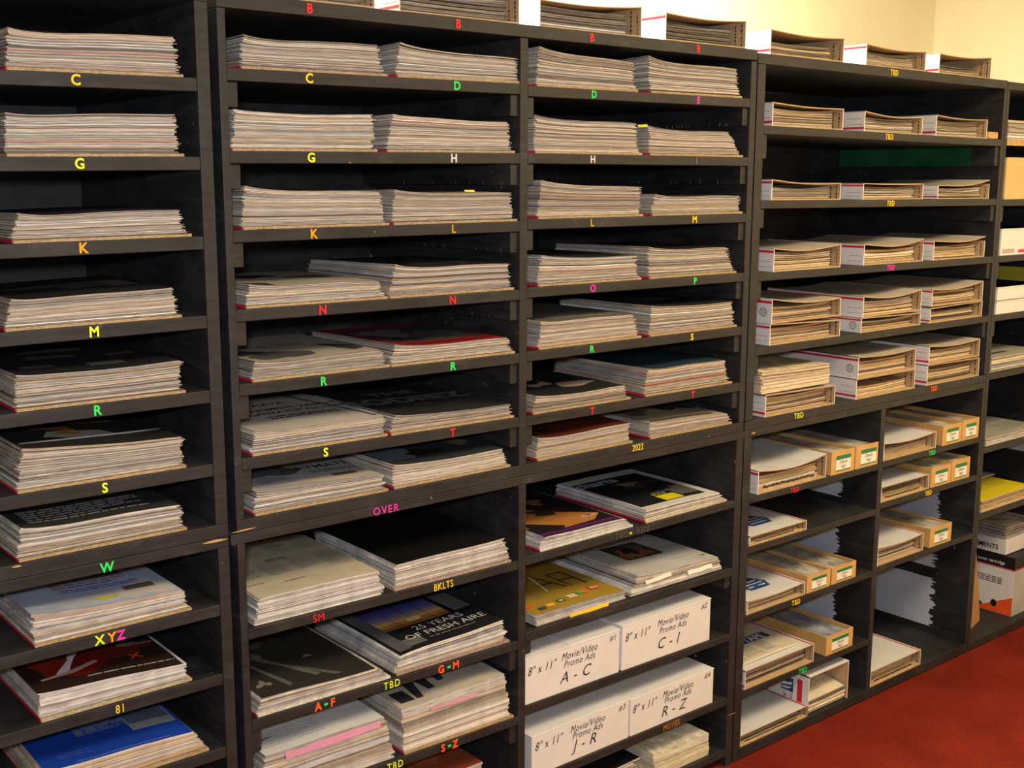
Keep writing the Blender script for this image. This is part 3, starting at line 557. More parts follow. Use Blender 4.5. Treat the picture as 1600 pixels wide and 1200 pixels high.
a('B1', 376, 605, (381,56), (591,70), 'stack over the yellow C'+SB, curl=.007)
a('B1', 620, 814, (626,69), (806,92), 'stack over the green D'+SB, curl=.008)
a('B2', 362, 588, (367,173), (583,180), 'stack over the lime G'+SB)
a('B2', 604, 804, (615,180), (794,191), 'stack over the white H'+SB, curl=.005)
a('B3', 379, 606, (383,293), (595,300), 'stack over the orange K'+SB, top='dark')
a('B3', 614, 806, (617,299), (797,302), 'stack over the ochre L'+SB, top='page', topdesc='yellowed cover')
a('B4', 384, 605, (391,446), (592,439), 'shorter stack over the red N'+SB, top='B4a', topdesc='tan cover with dark blots', n=28)
a('B4', 608, 803, (618,416), (795,412), 'taller stack over the red N'+SB, top='dark', topdesc='black cover with white corner scraps', n=36, curl=.008)
a('B5', 394, 609, (398,567), (597,547), 'first stack over the green R'+SB, top='B5a', topdesc='tan cover, dark picture', n=24)
a('B5', 610, 803, (618,541), (792,528), 'second stack over the green R'+SB, top='B5b', topdesc='red bordered cover, grey picture', n=26)
a('B6', 394, 605, (399,676), (601,650), 'stack over the lime S'+SB, top='B6a', topdesc='light cover with black headlines', n=26, pal=OLD+WHT)
a('B6', 610, 801, (618,651), (796,632), 'stack over the red T'+SB, top='B6b', topdesc='black cover with big grey letters', n=22)
a('B7', 398, 604, (401,771), (596,742), 'first stack over the magenta OVER', top='B7a', topdesc='grey cover with black lettering', n=24, pal=OLD+WHT)
a('B7', 615, 796, (616,729), (786,702), 'second stack over the magenta OVER', top='B7b', topdesc='dark blue and grey cover', n=24, pal=OLD+WHT)
a('B8', 398, 597, (406,936), (591,892), 'stack over the red letters SM', top='B8a', topdesc='beige yellowed newsprint cover', n=24, indiv=True, pal=WHT, red=False, curl=-.004, base=False)
a('B8', 615, 797, (620,883), (789,841), 'stack over the yellow letters BKLTS', top='B8b', topdesc='plain black glossy cover', n=22, indiv=True, pal=WHT, red=False, curl=.001, cardcol=(.45,.33,.28))
a('B9', 402, 609, (410,1092), (587,1045), 'stack over the letters A-F', top='B9a', topdesc='black photograph cover', n=14, indiv=True, pal=OLD[:6]+WHT[2:4], curl=.001, red=True, cardcol=(.72,.68,.62))
a('B9', 619, 796, (626,1025), (787,970), 'stack over the letters G-M', top='B9b', topdesc='sunset cover titled 25 YEARS OF FRESH AIRE', n=16, indiv=True, pal=WHT, curl=-.003, red=False, cardcol=(.40,.28,.24))
a('B10', 402, 615, (414,1182), (600,1121), 'stack with a pink slip beside the S-Z', top='B10a', topdesc='white page of grey text', n=20, indiv=True, pal=WHT+OLD, curl=.002, base=False)
a('B10', 631, 800, (627,1109), (787,1053), 'stack over the letters S-Z', top='B10b', topdesc='newsprint cover with black figures', n=24, indiv=True, pal=OLD+WHT, curl=.001)
a('C1', 838, 996, (845,75), (990,98), 'stack over the green D'+SR, curl=.006)
a('C1', 1016, 1158, (1014,90), (1151,108), 'stack over the magenta E', curl=.010)
a('C2', 835, 1001, (838,182), (993,193), 'stack over the white H'+SR)
a('C2', 1015, 1160, (1015,199), (1141,207), 'stack over the dark blue I', n=28)
a('C3', 840, 1002, (847,284), (1001,293), 'stack over the ochre L'+SR, curl=.006)
a('C3', 1018, 1158, (1025,305), (1155,306), 'stack over the yellow M'+SR, n=24)
a('C4', 840, 1001, (846,401), (994,400), 'stack over the magenta O', n=30)
a('C4', 1014, 1150, (1014,388), (1136,387), 'stack over the green P', n=30)
a('C5', 841, 1001, (847,503), (990,491), 'stack over the green R'+SR, top='C5a', topdesc='dull grey cover', n=26)
a('C5', 1014, 1149, (1020,480), (1144,472), 'stack over the yellow S'+SR, n=30, top='dark', topdesc='black cover')
a('C6', 832, 985, (839,621), (977,603), 'first stack over the red T'+SR, top='C6a', topdesc='black cover with a pale swirl', n=22)
a('C6', 1007, 1142, (1012,577), (1131,562), 'second stack over the red T'+SR, top='C6b', topdesc='dark teal cover', n=34)
a('C7', 839, 987, (842,686), (984,661), 'first stack over the yellow 2022', top='C7a', topdesc='dark red cover', n=24)
a('C7', 1015, 1141, (1015,662), (1136,646), 'second stack over the yellow 2022', top='C7b', topdesc='tan and black cover', n=20)
a('C8', 843, 988, (852,840), (975,811), 'first stack over the word TWO-PIECE', top='C8a', topdesc='orange and black cover, purple strip', n=9, indiv=True, pal=WHT, curl=-.002, cardcol=(.72,.70,.66))
a('C8', 1008, 1135, (1010,797), (1126,770), 'second stack over the word TWO-PIECE', top='C8b', topdesc='white bordered glossy cover titled charts', n=9, indiv=True, pal=WHT, curl=.001, cardcol=(.62,.52,.40))
a('C9', 840, 979, (837,961), (978,923), 'flagged stack over the box marked A-C', top='C9a', topdesc='gold cover with coloured flags', n=16, indiv=True, pal=WHT+OLD[:3], curl=.0, base=False)
a('C9', 985, 1128, (997,901), (1122,871), 'stack over the box marked C-I', top='C9b', topdesc='silver grey cover, dark red picture', n=18, indiv=True, pal=OLD[3:5]+WHT, curl=.002, base=False)

# ------------------------------------------------------------------ mailing boxes, cartons, storage boxes
def fill(x0, x1, y0, depth, z0, h, where, pal=TAN, n=14, sag=.004, noun='paper', parent=None, top='none', hr=None, slant=0., curl=0.):
    """loose papers lying inside a box: uncounted"""
    mb = MB(); hr = h if hr is None else hr
    ths = [random.choice((.5,.8,1,1.6,2.2)) for _ in range(n)]; tot = sum(ths); acc = 0; ph = random.uniform(0, 6)
    for i, t in enumerate(ths):
        f0, f1 = acc/tot, (acc+t)/tot; acc += t
        wv = random.uniform(-.0015, .0015)
        S = lambda f: (lambda u, v: f*(h+(hr-h)*u)-sag*f*math.sin(math.pi*min(1,u))*(1-.5*v)+slant*v*f+wv*math.sin(5*u+ph)*f+curl*f*f*math.exp(-u/.12))
        jx, jy = abs(random.gauss(0, .003)), abs(random.gauss(0, .004)); gap = random.choice((0,0,.0006,.0015))*(1 if f0 > 0 else 0)
        c = pick(pal)
        s0 = S(f0); s1 = S(f1)
        sheet(mb, jx, (x1-x0)-abs(random.gauss(0,.004)), jy, jy+depth, lambda u, v: s0(u, v)+gap, s1, c)
    o = mb.build(noun+'_stack', PAGES); o.location = (x0, y0, z0)
    tag(o, 'loose papers in '+where, noun+' stack', None, 'stuff'); return o
def mailbox(key, cx, rx, ty, tyr, where, zoff=0., depth=.345, stripe='top', top='kraft', pal=TAN, fillh=.78, n=14, sag=.006, logo=0, x0=None, y0=.004, lift=0., textn=2, marks=True, face=False, contents=True, logotop=None, fx=.02):
    zg = (SHELF[key][2]+SHELF[key][3])/2
    xa = xat(cx, zg+.04+zoff, y0) if x0 is None else x0; xb = xat(rx, zg+.04+zoff, y0)
    zb = ztop(key, xa)+.0004+zoff; w_ = xb-xa
    hl = W(cx, ty, y0)[1]-zb if ty else None; hr = W(rx, tyr, y0)[1]-(ztop(key, xb)+zoff)
    if hl is None: hl = hr
    h = max(.03, (hl+hr)/2); 
    t = empty('mailing_box', (xa, y0, zb), -slope(key), 0); tag(t, 'white mailing box '+where, 'box', 'mailing boxes of papers')
    T = .0028
    mb = MB(); mb.box(0, T, 0, depth, 0, hl, ms=[0,0,0,1,0,0]); mb.build('side_panel', [BOXW, KRAFT], t)
    mb = MB(); mb.box(w_-T, w_, 0, depth, 0, hr-T, ms=[0,0,0,0,0,1]); rp = mb.build('side_panel', [BOXW, KRAFT], t)
    mb = MB(); mb.box(T, w_-T, 0, depth, 0, T); mb.build('bottom_panel', KRAFT, t)
    mb = MB(); mb.box(T, w_-T, depth-T, depth, T, min(hl, hr)-.012); mb.build('back_panel', KRAFT, t)
    mb = MB(); zf = lambda u, v: hl+(hr-hl)*u - sag*math.sin(math.pi*u)**1.0*(1-.4*v) + lift*max(0, u-.45)**2*3.3
    _us = [i/12 for i in range(13)]; sheet(mb, 0, w_, -.0005, depth, lambda u, v: zf(u, v)-T*.9, zf, (1,1,1), m=1, mt=0, us=_us, bottom=True); zf = gridded(zf, _us)
    tp = mb.build('top_flap', [{'kraft': KRAFTTOP, 'white': FLAPW}[top], KRAFT], t)
    if stripe:
        zs = hl*.80 if stripe == 'top' else hl*.12
        mb = MB(); mb.box(-.0005, 0, 0, depth, zs, zs+hl*.10); mb.build('red_stripe', REDM, t)
    mb = MB()
    for k in range(textn):
        zz = hl*(.33+.28*k) if stripe == 'bot' else hl*(.18+.24*k); yy = .008
        while yy < .05: d_ = random.uniform(.003, .008); mb.box(-.0004, 0, yy, yy+d_, zz, zz+.0015); yy += d_+.0015
    if textn: mb.build('printed_text', GREYINK, t)
    if logo:
        mb = MB(); cy_, cz_, n_ = .028, hl*.45, 20
        for ri, ro in ((.010,.012),(.004,.006)):
            for i in range(n_):
                a0, a1 = i/n_*6.2832, (i+1)/n_*6.2832
                if ri < .005 and i % 7 == 0: continue
                mb.quad([(-.0005, cy_+r_*math.cos(q), cz_+r_*math.sin(q)) for q, r_ in ((a0,ri),(a1,ri),(a1,ro),(a0,ro))])
        mb.build('round_logo', INK, t)
    if marks:
        mb = MB(); zz = hr*.08
        for yy in (.010, .030):
            zz = hr*.08
            while zz < hr*.8: d_ = random.uniform(.003, .009); wd = random.uniform(.0015, .004); mb.box(w_-T-.0004, w_-T, yy, yy+wd, zz, zz+d_); zz += d_+.003
        mb.build('printed_text', INK, t)
    if face:    # low front lip with a strip of black print
        mb = MB(); hf = hl*.30; mb.box(T, w_-T-.03, .006, .008, T, hf); lp = mb.build('front_lip', KRAFT, t)
        mb = MB(); u = .03
        while u < w_-.05: d_ = random.uniform(.004, .014); z1 = hf*random.uniform(.5,.62); mb.box(u, u+d_, .0054, .006, z1, z1+hf*.33); u += d_+.002
        mb.build('printed_text', INK, lp)
    if logotop is not None:
        mb = MB(); P = lambda u, v, e: (w_*u, depth*v, zf(u, v)+e)
        kind = logotop
        mb2 = MB()
        for a0 in [i/10 for i in range(10)]: mb2.quad([P(.955,a0,.0006),P(.975,a0,.0006),P(.975,a0+.1,.0006),P(.955,a0+.1,.0006)])
        mb2.build('red_stripe', REDM, tp)
        if kind:
            q = [(.34,.16),(.66,.16),(.72,.26),(.64,.38),(.38,.38),(.30,.26)]
            cu, cv_ = .51, .27
            for i in range(6): a_, b_ = q[i], q[(i+1) % 6]; mb.quad([P(cu,cv_,.0008),P(*a_,.0008),P(*b_,.0008)])
            mb.build('shield_logo', BLUEM, tp)
            mb = MB()
            for r_ in range(3):
                u = .37
                while u < .63: d_ = random.uniform(.02,.05); mb.quad([P(u,.20+.05*r_,.0011),P(u+d_,.20+.05*r_,.0011),P(u+d_,.22+.05*r_,.0011),P(u,.22+.05*r_,.0011)]); u += d_+.01
            mb.build('printed_text', BOXW, tp)
    if contents: fill(xa+T+.003, xb-.016, y0+fx, depth-fx-.012, zb+T+.0006, min((h-.008)*fillh, h-T*2.5-sag), 'the box '+where, pal, n)
    return xa, xb, zb, hl, hr
FLAPW = flat('dusty_white_board', (.58,.59,.62), .6, .3, .05, 14)
mx = mailbox
TB = ' on top of the shelving'
mx('Btop', 300, 586, 0, -30, 'at the far left'+TB, x0=1.02, stripe='bot', n=22, pal=OLD+TAN, fx=.008, fillh=.95, marks=False) if False else None
SHADED = [(.24,.20,.16),(.30,.26,.22),(.19,.16,.13),(.36,.30,.23),(.42,.36,.28),(.26,.24,.24)]  # darkened paper tones, shade of the top flaps put into the colour
def topbox(key, cx, rx, tyl, tyr, where, **k): return mx(key, cx, rx, tyl, tyr, where+TB, **k)
xq = W(310, 5)[0]
topbox('Btop', 330, 586, -45, -25, 'leftmost', fx=.022, fillh=.9, n=30, pal=SHADED+OLD[:3], stripe='bot')
topbox('Btop', 623, 812, -28, -14, 'second from the left', stripe='bot', fx=.022, fillh=.9, n=28, pal=SHADED+OLD[:3])
topbox('Btop', 843, 1003, -2, 11, 'third from the left', stripe=None, textn=0, fillh=.92, n=26, pal=SHADED, fx=.03)
topbox('Btop', 1040, 1166, 19, 33, 'above the rightmost red B', stripe='top', textn=0, fillh=.85, n=26, pal=SHADED, fx=.03)
topbox('Dtop', 1204, 1319, 45, 60, 'first over the unit of boxes', stripe='bot', textn=0, fillh=.62, n=18, pal=SHADED+TAN[:2], fx=.03)
topbox('Dtop', 1354, 1447, 68, 81, 'above the yellow TBD', stripe='top', textn=1, fillh=.80, n=18, pal=SHADED+TAN[:2], fx=.03)
topbox('Dtop', 1468, 1549, 83, 90, 'rightmost', stripe='bot', textn=2, fillh=.50, n=12, pal=SHADED+TAN[:2], fx=.03)
GP = OLD[3:7]+TAN
R1 = ' on the highest shelf of boxes'
mx('D1', 1207, 1318, 159, 170, 'leftmost of three'+R1, stripe='bot', pal=GP, fillh=.92, n=20, sag=.004)
mx('D1', 1351, 1442, 173, 183, 'middle of three'+R1, stripe='bot', pal=GP, fillh=.90, n=18, sag=.008)
mx('D1', 1463, 1543, 179, 187, 'rightmost of three'+R1, stripe='bot', pal=GP, fillh=.85, n=16, sag=.005)
R2 = ' on the shelf under the green cleat'
mx('D2', 1206, 1314, 280, 286, 'leftmost of three'+R2, stripe='top', pal=GP, fillh=.72, n=14, sag=.006)
mx('D2', 1349, 1443, 286, 287, 'middle of three'+R2, stripe='top', pal=GP, fillh=.92, n=16, sag=.002)
mx('D2', 1466, 1546, 289, 286, 'rightmost of three'+R2, stripe='bot', pal=GP, fillh=.82, n=14, sag=.004, lift=.010)
R3 = ' above the magenta TBD'
mx('D3', 1209, 1314, 388, 381, 'leftmost of three'+R3, stripe='top', fillh=.85, n=18, sag=.010)
mx('D3', 1350, 1443, 381, 379, 'middle of three'+R3, stripe='top', fillh=.80, n=12, sag=.008, lift=.012)
mx('D3', 1459, 1539, 376, 375, 'rightmost of three'+R3, stripe='top', fillh=.82, n=14, sag=.004, lift=.012)
R4 = ' under the magenta TBD'
def pair(key, c1, r1, yt, ytr, ym, where, **k):
    """two boxes, one on the other"""
    lo = dict(k.get('lo', {})); hi = dict(k.get('hi', {}))
    r = mx(key, c1-3, r1-1, ym[0], ym[1], 'lower of '+where, sag=.0, lift=0, **lo)
    hh = max(r[3], r[4])+.0006
    mx(key, c1, r1, yt, ytr, 'upper of '+where, zoff=hh, **hi)
pair('D4', 1206, 1314, 467, 465, (507,500), 'the first pair'+R4, lo=dict(stripe='top', fillh=.93, n=12), hi=dict(stripe='top', fillh=.75, n=10, sag=.010, logo=1, textn=0))
pair('D4', 1349, 1440, 463, 452, (497,489), 'the middle pair'+R4, lo=dict(stripe='top', fillh=.9, n=12, logo=1, textn=0), hi=dict(stripe='top', fillh=.70, n=9, sag=.012))
pair('D4', 1457, 1536, 452, 439, (482,470), 'the last pair'+R4, lo=dict(stripe='bot', fillh=.82, n=12), hi=dict(stripe='top', fillh=.78, n=12, sag=.010))
R5 = ' above the lime TBD'
mx('D5', 1196, 1305, 618, 602, 'leftmost'+R5+', under a loose pile', stripe='bot', fillh=.9, n=10, sag=0)
_x0, _x1 = W(1192, 600)[0], W(1300, 590)[0]; _zb = ztop('D5', _x0)+.0004+(W(1196, 618)[1]-ztop('D5', _x0))+.002
_o = fill(_x0, _x1, .006, .33, _zb, .062, 'nothing', [(.70,.58,.42),(.66,.55,.40),(.60,.50,.38),(.74,.64,.50)], 20, .002, hr=.056)
_o['label'] = 'loose pile of tan papers lying on the leftmost mailing box above the lime TBD'
pair('D5', 1341, 1431, 558, 544, (593,577), 'the middle pair'+R5, lo=dict(stripe='bot', fillh=.55, n=7, pal=TAN), hi=dict(stripe='top', fillh=.75, n=8, sag=.006, logo=1, textn=0))
pair('D5', 1452, 1531, 541, 529, (571,559), 'the last pair'+R5, lo=dict(stripe='bot', fillh=.80, n=12), hi=dict(stripe='bot', fillh=.74, n=9, sag=.008))
LX = XE0+.012
mx('E1', 0, 1291, None, 711, 'beside two cartons above the red TBD', x0=W(1186,760)[0], top='white', stripe='top', fillh=.70, n=10, sag=.012, lift=.004, face=True, pal=TAN+[(.66,.66,.70)])
mx('E2', 0, 1261, None, 813, 'with a blue shield mark', x0=LX, top='white', fillh=.55, n=8, sag=.0, face=True, logotop=1, stripe='bot')
mx('E3', 0, 1258, None, 909, 'with a dark shield mark, beside two cartons', x0=LX, top='white', fillh=.78, n=10, sag=.006, logotop=1, stripe='bot')
q = mx('E4', 1164, 1272, None, 1006, 'under the printed catalogue', top='white', fillh=.82, n=12, sag=.0, logotop=0, stripe='bot')
mx('E5', 1156, 1263, None, 1102, 'at the start of the lowest board', top='white', fillh=.35, n=7, sag=.0, logotop=0, stripe='bot', face=True)
mb = MB(); zf = lambda u, v: .006+.004*math.sin(3*u)*(1-v)
sheet(mb, 0, .27, 0, .30, lambda u, v: 0.+.002*math.sin(3*u)*(1-v), zf, (.66,.60,.48))
o = mb.build('printed_sheet', PAPER); o.location = (q[0]+.0, .030, q[2]+max(q[3], q[4])+.001); add_cover(o, 0, .27, 0, .30, zf, squeeze(art('tape'), .44), PAPER)
tag(o, "yellowed printed catalogue with a blue band reading 'S & TAPE", 'catalogue')
XF = XM1+.006
mx('F1', 0, 1463, None, 674, 'above the green TBD', x0=XF, top='white', fillh=.72, n=12, sag=.008, logotop=0)
mx('F2', 0, 1452, None, 741, 'above the yellow TBD of the second bay', x0=XF, top='white', fillh=.72, n=10, sag=.0, face=True, logotop=0)
mx('F3', 0, 1443, None, 833, 'beside the lone carton above an empty gap', x0=XF, top='white', fillh=.85, n=16, sag=.006, logotop=0, pal=[(.70,.60,.46),(.66,.56,.44),(.60,.50,.40)])
mx('F5', 0, 1439, None, 1015, 'alone on the wide bottom board', x0=XF, top='white', fillh=.72, n=10, sag=.0, face=True, logotop=0)

def carton(key, tlx, tly, trx, try_, where, depth=.33, y0=.004, open_=True, zoff=0, fillt=.93):
    zg = ztop(key, SHELF[key][0])
    xa, xb = xat(tlx, zg+.04, y0), xat(trx, zg+.04, y0)-.001; zb = ztop(key, xa)+.0004+zoff
    h = (W(tlx, tly, y0)[1]+W(trx, try_, y0)[1])/2-zb; w_ = xb-xa; T = .003
    t = empty('record_carton', (xa, y0, zb), -slope(key)); tag(t, 'tan carton with green label, '+where, 'carton', 'labelled cartons of charts')
    mb = MB(); mb.box(0, w_, 0, T, 0, h); mb.build('front_panel', CARTON, t)
    for x in (0, w_-T): mb = MB(); mb.box(x, x+T, T, depth, 0, h); mb.build('side_panel', CARTON, t)
    mb = MB(); mb.box(T, w_-T, depth-T, depth, 0, h); mb.build('back_panel', CARTON, t)
    mb = MB(); mb.box(T, w_-T, T, depth-T, 0, T); mb.build('bottom_panel', CARTON, t)
    lw, lh = w_*.62, h*.68; lx = w_*.52-lw/2; lz = h*.12
    mb = MB(); mb.box(lx, lx+lw, -.0006, 0, lz, lz+lh); lb = mb.build('label_card', LABELW, t)
    mb = MB(); mb.box(lx, lx+lw, -.0011, -.0006, lz+lh*.74, lz+lh); mb.box(lx, lx+lw, -.0011, -.0006, lz, lz+lh*.07); mb.build('green_band', GREEN, lb)
    mb = MB()
    text_into(mb, 'Charts', lambda a_, b_, c_: (lx+lw*.5+a_, -.0008-c_, lz+lh*.57+b_), h*.21, shear=.25, bold=.01)
    text_into(mb, 'TBD', lambda a_, b_, c_: (lx+lw*.5+a_, -.0008-c_, lz+lh*.24+b_), h*.19, shear=.15, bold=.01)
    mb.build('handwriting', INK, lb)
    f = fill(xa+T+.001, xb-T-.002, y0+T+.003, depth-.02, zb+T+.0006, (h-T)*fillt-.004, 'the carton '+where, [(.45,.43,.38),(.50,.47,.42),(.42,.40,.36)], 8, .001)
    return t
carton('E1', 1299, 709, 1335.5, 698, 'left of two above the red TBD'); carton('E1', 1337, 699, 1376, 689, 'right of two above the red TBD')
carton('E3', 1261, 899, 1298, 890, 'left of two above the first bay yellow TBD'); carton('E3', 1300, 889, 1338, 875, 'right of two above the first bay yellow TBD')
carton('E4', 1291, 995, 1333, 981, 'alone above the lowest green TBD', fillt=.86)
carton('F1', 1473, 667, 1503, 659, 'left of two above the green TBD'); carton('F1', 1503.8, 659, 1530, 651, 'right of two above the green TBD')
carton('F2', 1455, 733, 1486, 723, 'left of two above the second bay yellow TBD'); carton('F2', 1486.8, 722, 1515.6, 713, 'right of two above the second bay yellow TBD')
carton('F3', 1453, 826, 1487, 817, 'alone on the shelf without a sticker')
# tall postal box standing on the bottom board, open at the front
xa = W(1264, 1100)[0]; xb = W(1326, 1080)[0]; zb = ztop('E5', xa)+.0004; h = W(1264, 1060)[1]-zb; w_ = xb-xa
t = empty('postal_box', (xa, .004, zb)); tag(t, 'tall white postal box standing open, blue eagle mark and red stripe, beside the carpet', 'box')
T = .003; dp = .33
mb = MB(); mb.box(0, T, 0, dp, 0, h, ms=[0,0,0,1,0,0]); sp_ = mb.build('side_panel', [BOXW, KRAFT], t)
mb = MB(); mb.box(w_-T, w_, 0, dp, 0, h-T, ms=[0,0,0,0,0,1]); rp = mb.build('side_panel', [BOXW, KRAFT], t)
mb = MB(); mb.box(0, w_, 0, dp, h-T, h); mb.build('top_panel', BOXW, t)
mb = MB(); mb.box(T, w_-T, dp-T, dp, 0, h-T); mb.build('back_panel', KRAFT, t)
mb = MB(); mb.box(-.0006, 0, .022, .040, h*.12, h*.85); mb.build('red_stripe', REDM, sp_)
mb = MB(); mb.box(-.0006, 0, .055, .100, h*.46, h*.80); mb.build('eagle_mark', BLUEM, sp_)
mb = MB(); mb.quad([(-.0009,.098,h*.58),(-.0009,.060,h*.64),(-.0009,.058,h*.72),(-.0009,.072,h*.68),(-.0009,.098,h*.66)]); mb.quad([(-.0009,.098,h*.50),(-.0009,.07,h*.52),(-.0009,.060,h*.58),(-.0009,.098,h*.54)]); mb.build('eagle_shape', BOXW, sp_)
mb = MB()
for k, s in enumerate(('PRIORITY','MAIL')): text_into(mb, s, lambda a_, b_, c_: (-.0008-c_, .062+.020*k-b_, h*.26+a_), .016, bold=.01)
mb.build('printed_text', INK, sp_)
mb = MB(); text_into(mb, 'Priority Mail', lambda a_, b_, c_: (w_-T-.0008, .14-a_, h*.75+b_), .024, bold=.01); mb.build('printed_text', INK, rp)
o = fill(xa+T+.002, xb-T-.004, .006, .30, zb+.0006, .040, 'the tall standing postal box', [(.66,.56,.38),(.72,.62,.44),(.60,.50,.34),(.70,.64,.52)], 12, .001, slant=.045)
zq = lambda u, v: .040-.001*math.sin(math.pi*u)*(1-.5*v)+.045*v+.003
mb = MB(); wq = xb-xa-.018
sheet(mb, 0, wq, 0, .28, lambda u, v: zq(u, v)-.0022, zq, (.62,.54,.38)); o = mb.build('printed_sheet', PAPER); o.location = (xa+.006, .010, zb+.0006); add_cover(o, 0, wq, 0, .28, zq, art('page'), PAPER)
tag(o, 'yellowed printed page sloping on the papers inside the tall postal box', 'paper')
# torn white envelope lying over the box and carton above the lower yellow TBD
x1_, z1_ = W(1250, 905)
mb = MB(); sheet(mb, 0, .20, 0, .06, lambda u, v: .0+.003*math.sin(4*u), lambda u, v: .0015+.003*math.sin(4*u), (.74,.74,.76))
o = mb.build('paper_strip', PAPER); o.location = (LX+.12, .17, ztop('E3', LX)+.0995+.012); o.rotation_euler = (0, 0, math.radians(14)); tag(o, 'folded white paper strip lying on the box with a dark shield', 'paper')

# white magazine storage boxes with handwriting
def storage(key, bl, br, tl, tr, num, rng, where, depth=.30, y0=.004):
    zg = ztop(key, SHELF[key][0]); 
    xa, xb = xat(tl[0], zg+.08, y0), xat(tr[0], zg+.08, y0); zb = ztop(key, xa)+.0004; w_ = xb-xa
    h = (W(*tl, y0)[1]+W(*tr, y0)[1])/2-zb
    t = empty('storage_box', (xa, y0, zb), -slope(key)); tag(t, 'white storage box handwritten %s, marked %s, %s' % (num, rng, where), 'box', 'handwritten storage boxes')
    mb = MB(); mb.box(0, w_, 0, depth, 0, h-.003); bd = mb.build('box_body', BOXW, t, bevel=.002)
    mb = MB(); mb.box(-.001, w_+.001, -.001, depth+.001, h-.003, h); mb.box(w_*.45, w_+.001, .0, depth*.5, h, h+.0015) if num == '#1' else None
    mb.build('lid', BOXW, t, bevel=.0012)
    for s, u, v, sz, sh, sx in (('8" x 11"',.17,.72,.030,.3,.8),('Movie/Video',.56,.80,.026,.35,.8),('Promo Ads',.56,.62,.024,.3,.85),(rng,.52,.33,.040,.3,1.0),(num,.92,.86,.022,.3,.9)):
        mb = MB(); text_into(mb, s, lambda a_, b_, c_: (w_*u+a_, -.0008, h*v+b_), sz, shear=sh, bold=-.004, sx=sx, space=1.1); mb.build('handwriting', INK, bd)
storage('C10', 0, 0, (821,1030), (968,984), '#1', 'A - C', 'higher shelf')
storage('C10', 0, 0, (972,978), (1110,934), '#2', 'C - I', 'higher shelf')
storage('C11', 0, 0, (831,1148), (983,1096), '#3', 'J - R', 'lower shelf')
storage('C11', 0, 0, (985,1094), (1115,1044), '#4', 'R - Z', 'lower shelf')

# magazines on the two lowest shelves, cut off by the frame
def loosemag(name, x, y, z, w_, d_, t_, rz, cover, label, rx=0, mat=None):
    mb = MB(); zf = lambda u, v: t_
    sheet(mb, 0, w_, 0, d_, lambda u, v: 0, zf, (.60,.55,.48)); o = mb.build(name, PAGES); o.location = (x, y, z); o.rotation_euler = (rx, 0, rz)
    add_cover(o, 0, w_, 0, d_, zf, cover, mat or GLOSS); tag(o, label, 'magazine'); return o
OC = ((.32,.13,.05), [('e',.4,.5,.3,.3,.5,(.42,.18,.07)),('e',.7,.5,.15,.2,.5,(.18,.20,.24)),('e',.3,.7,.2,.1,.5,(.5,.28,.14))])
BC = ((.14,.18,.24), [('e',.4,.5,.3,.3,.6,(.30,.34,.40)),('e',.6,.6,.15,.12,.5,(.03,.07,.16))])
RC = ((.30,.07,.03), [('e',.5,.5,.3,.3,.6,(.40,.12,.05))])
DC = ((.012,.012,.014), [('p',[(.30,.85),(.38,.9),(.52,.62),(.45,.58)],(.10,.14,.26)),('e',.5,.95,.05,.03,.4,(.4,.37,.34)),('e',.2,.8,.04,.03,.4,(.4,.37,.34)),('e',.75,.5,.07,.04,.4,(.40,.27,.20))])
zB, zC = ztop('B11', 1.3)+.0004, ztop('C12', 2)+.0004
for i, (dx, c, w_, rzz, nm) in enumerate(((1.005,OC,.215,.0,'orange and brown glossy magazine under the lime TBD, bottom of the frame'),(1.235,BC,.115,.0,'grey blue glossy magazine under the letters S-Z, bottom of the frame'),(1.362,RC,.20,-.0,'rust red glossy magazine beside the yellow paint patch'))):
    hh = .135+.006*i
    f = fill(dx, dx+w_, .05, .38, zB, hh-.001, 'x', OLD+WHT, 14, .0); f.rotation_euler = (0, 0, rzz); f['label'] = 'papers under the '+nm
    loosemag('magazine', dx, .05, zB+hh+.001, w_, .40, .006, rzz, c, nm)
f = fill(1.74, 2.05, .02, .34, zC, .058, 'x', OLD+WHT, 10, .0); f['label'] = 'pile of papers under the black magazine on the lowest shelf below the word MOVIES'
loosemag('magazine', 1.74, .02, zC+.060, .33, .36, .005, .04, DC, 'black glossy magazine with a blue streak, lowest shelf below the word MOVIES')
f = fill(2.10, 2.32, .01, .33, zC, .060, 'x', [(.66,.60,.45),(.70,.66,.55)], 8, .0, curl=.01); f['label'] = 'pile of cream papers ending the lowest shelf below the word MOVIES'

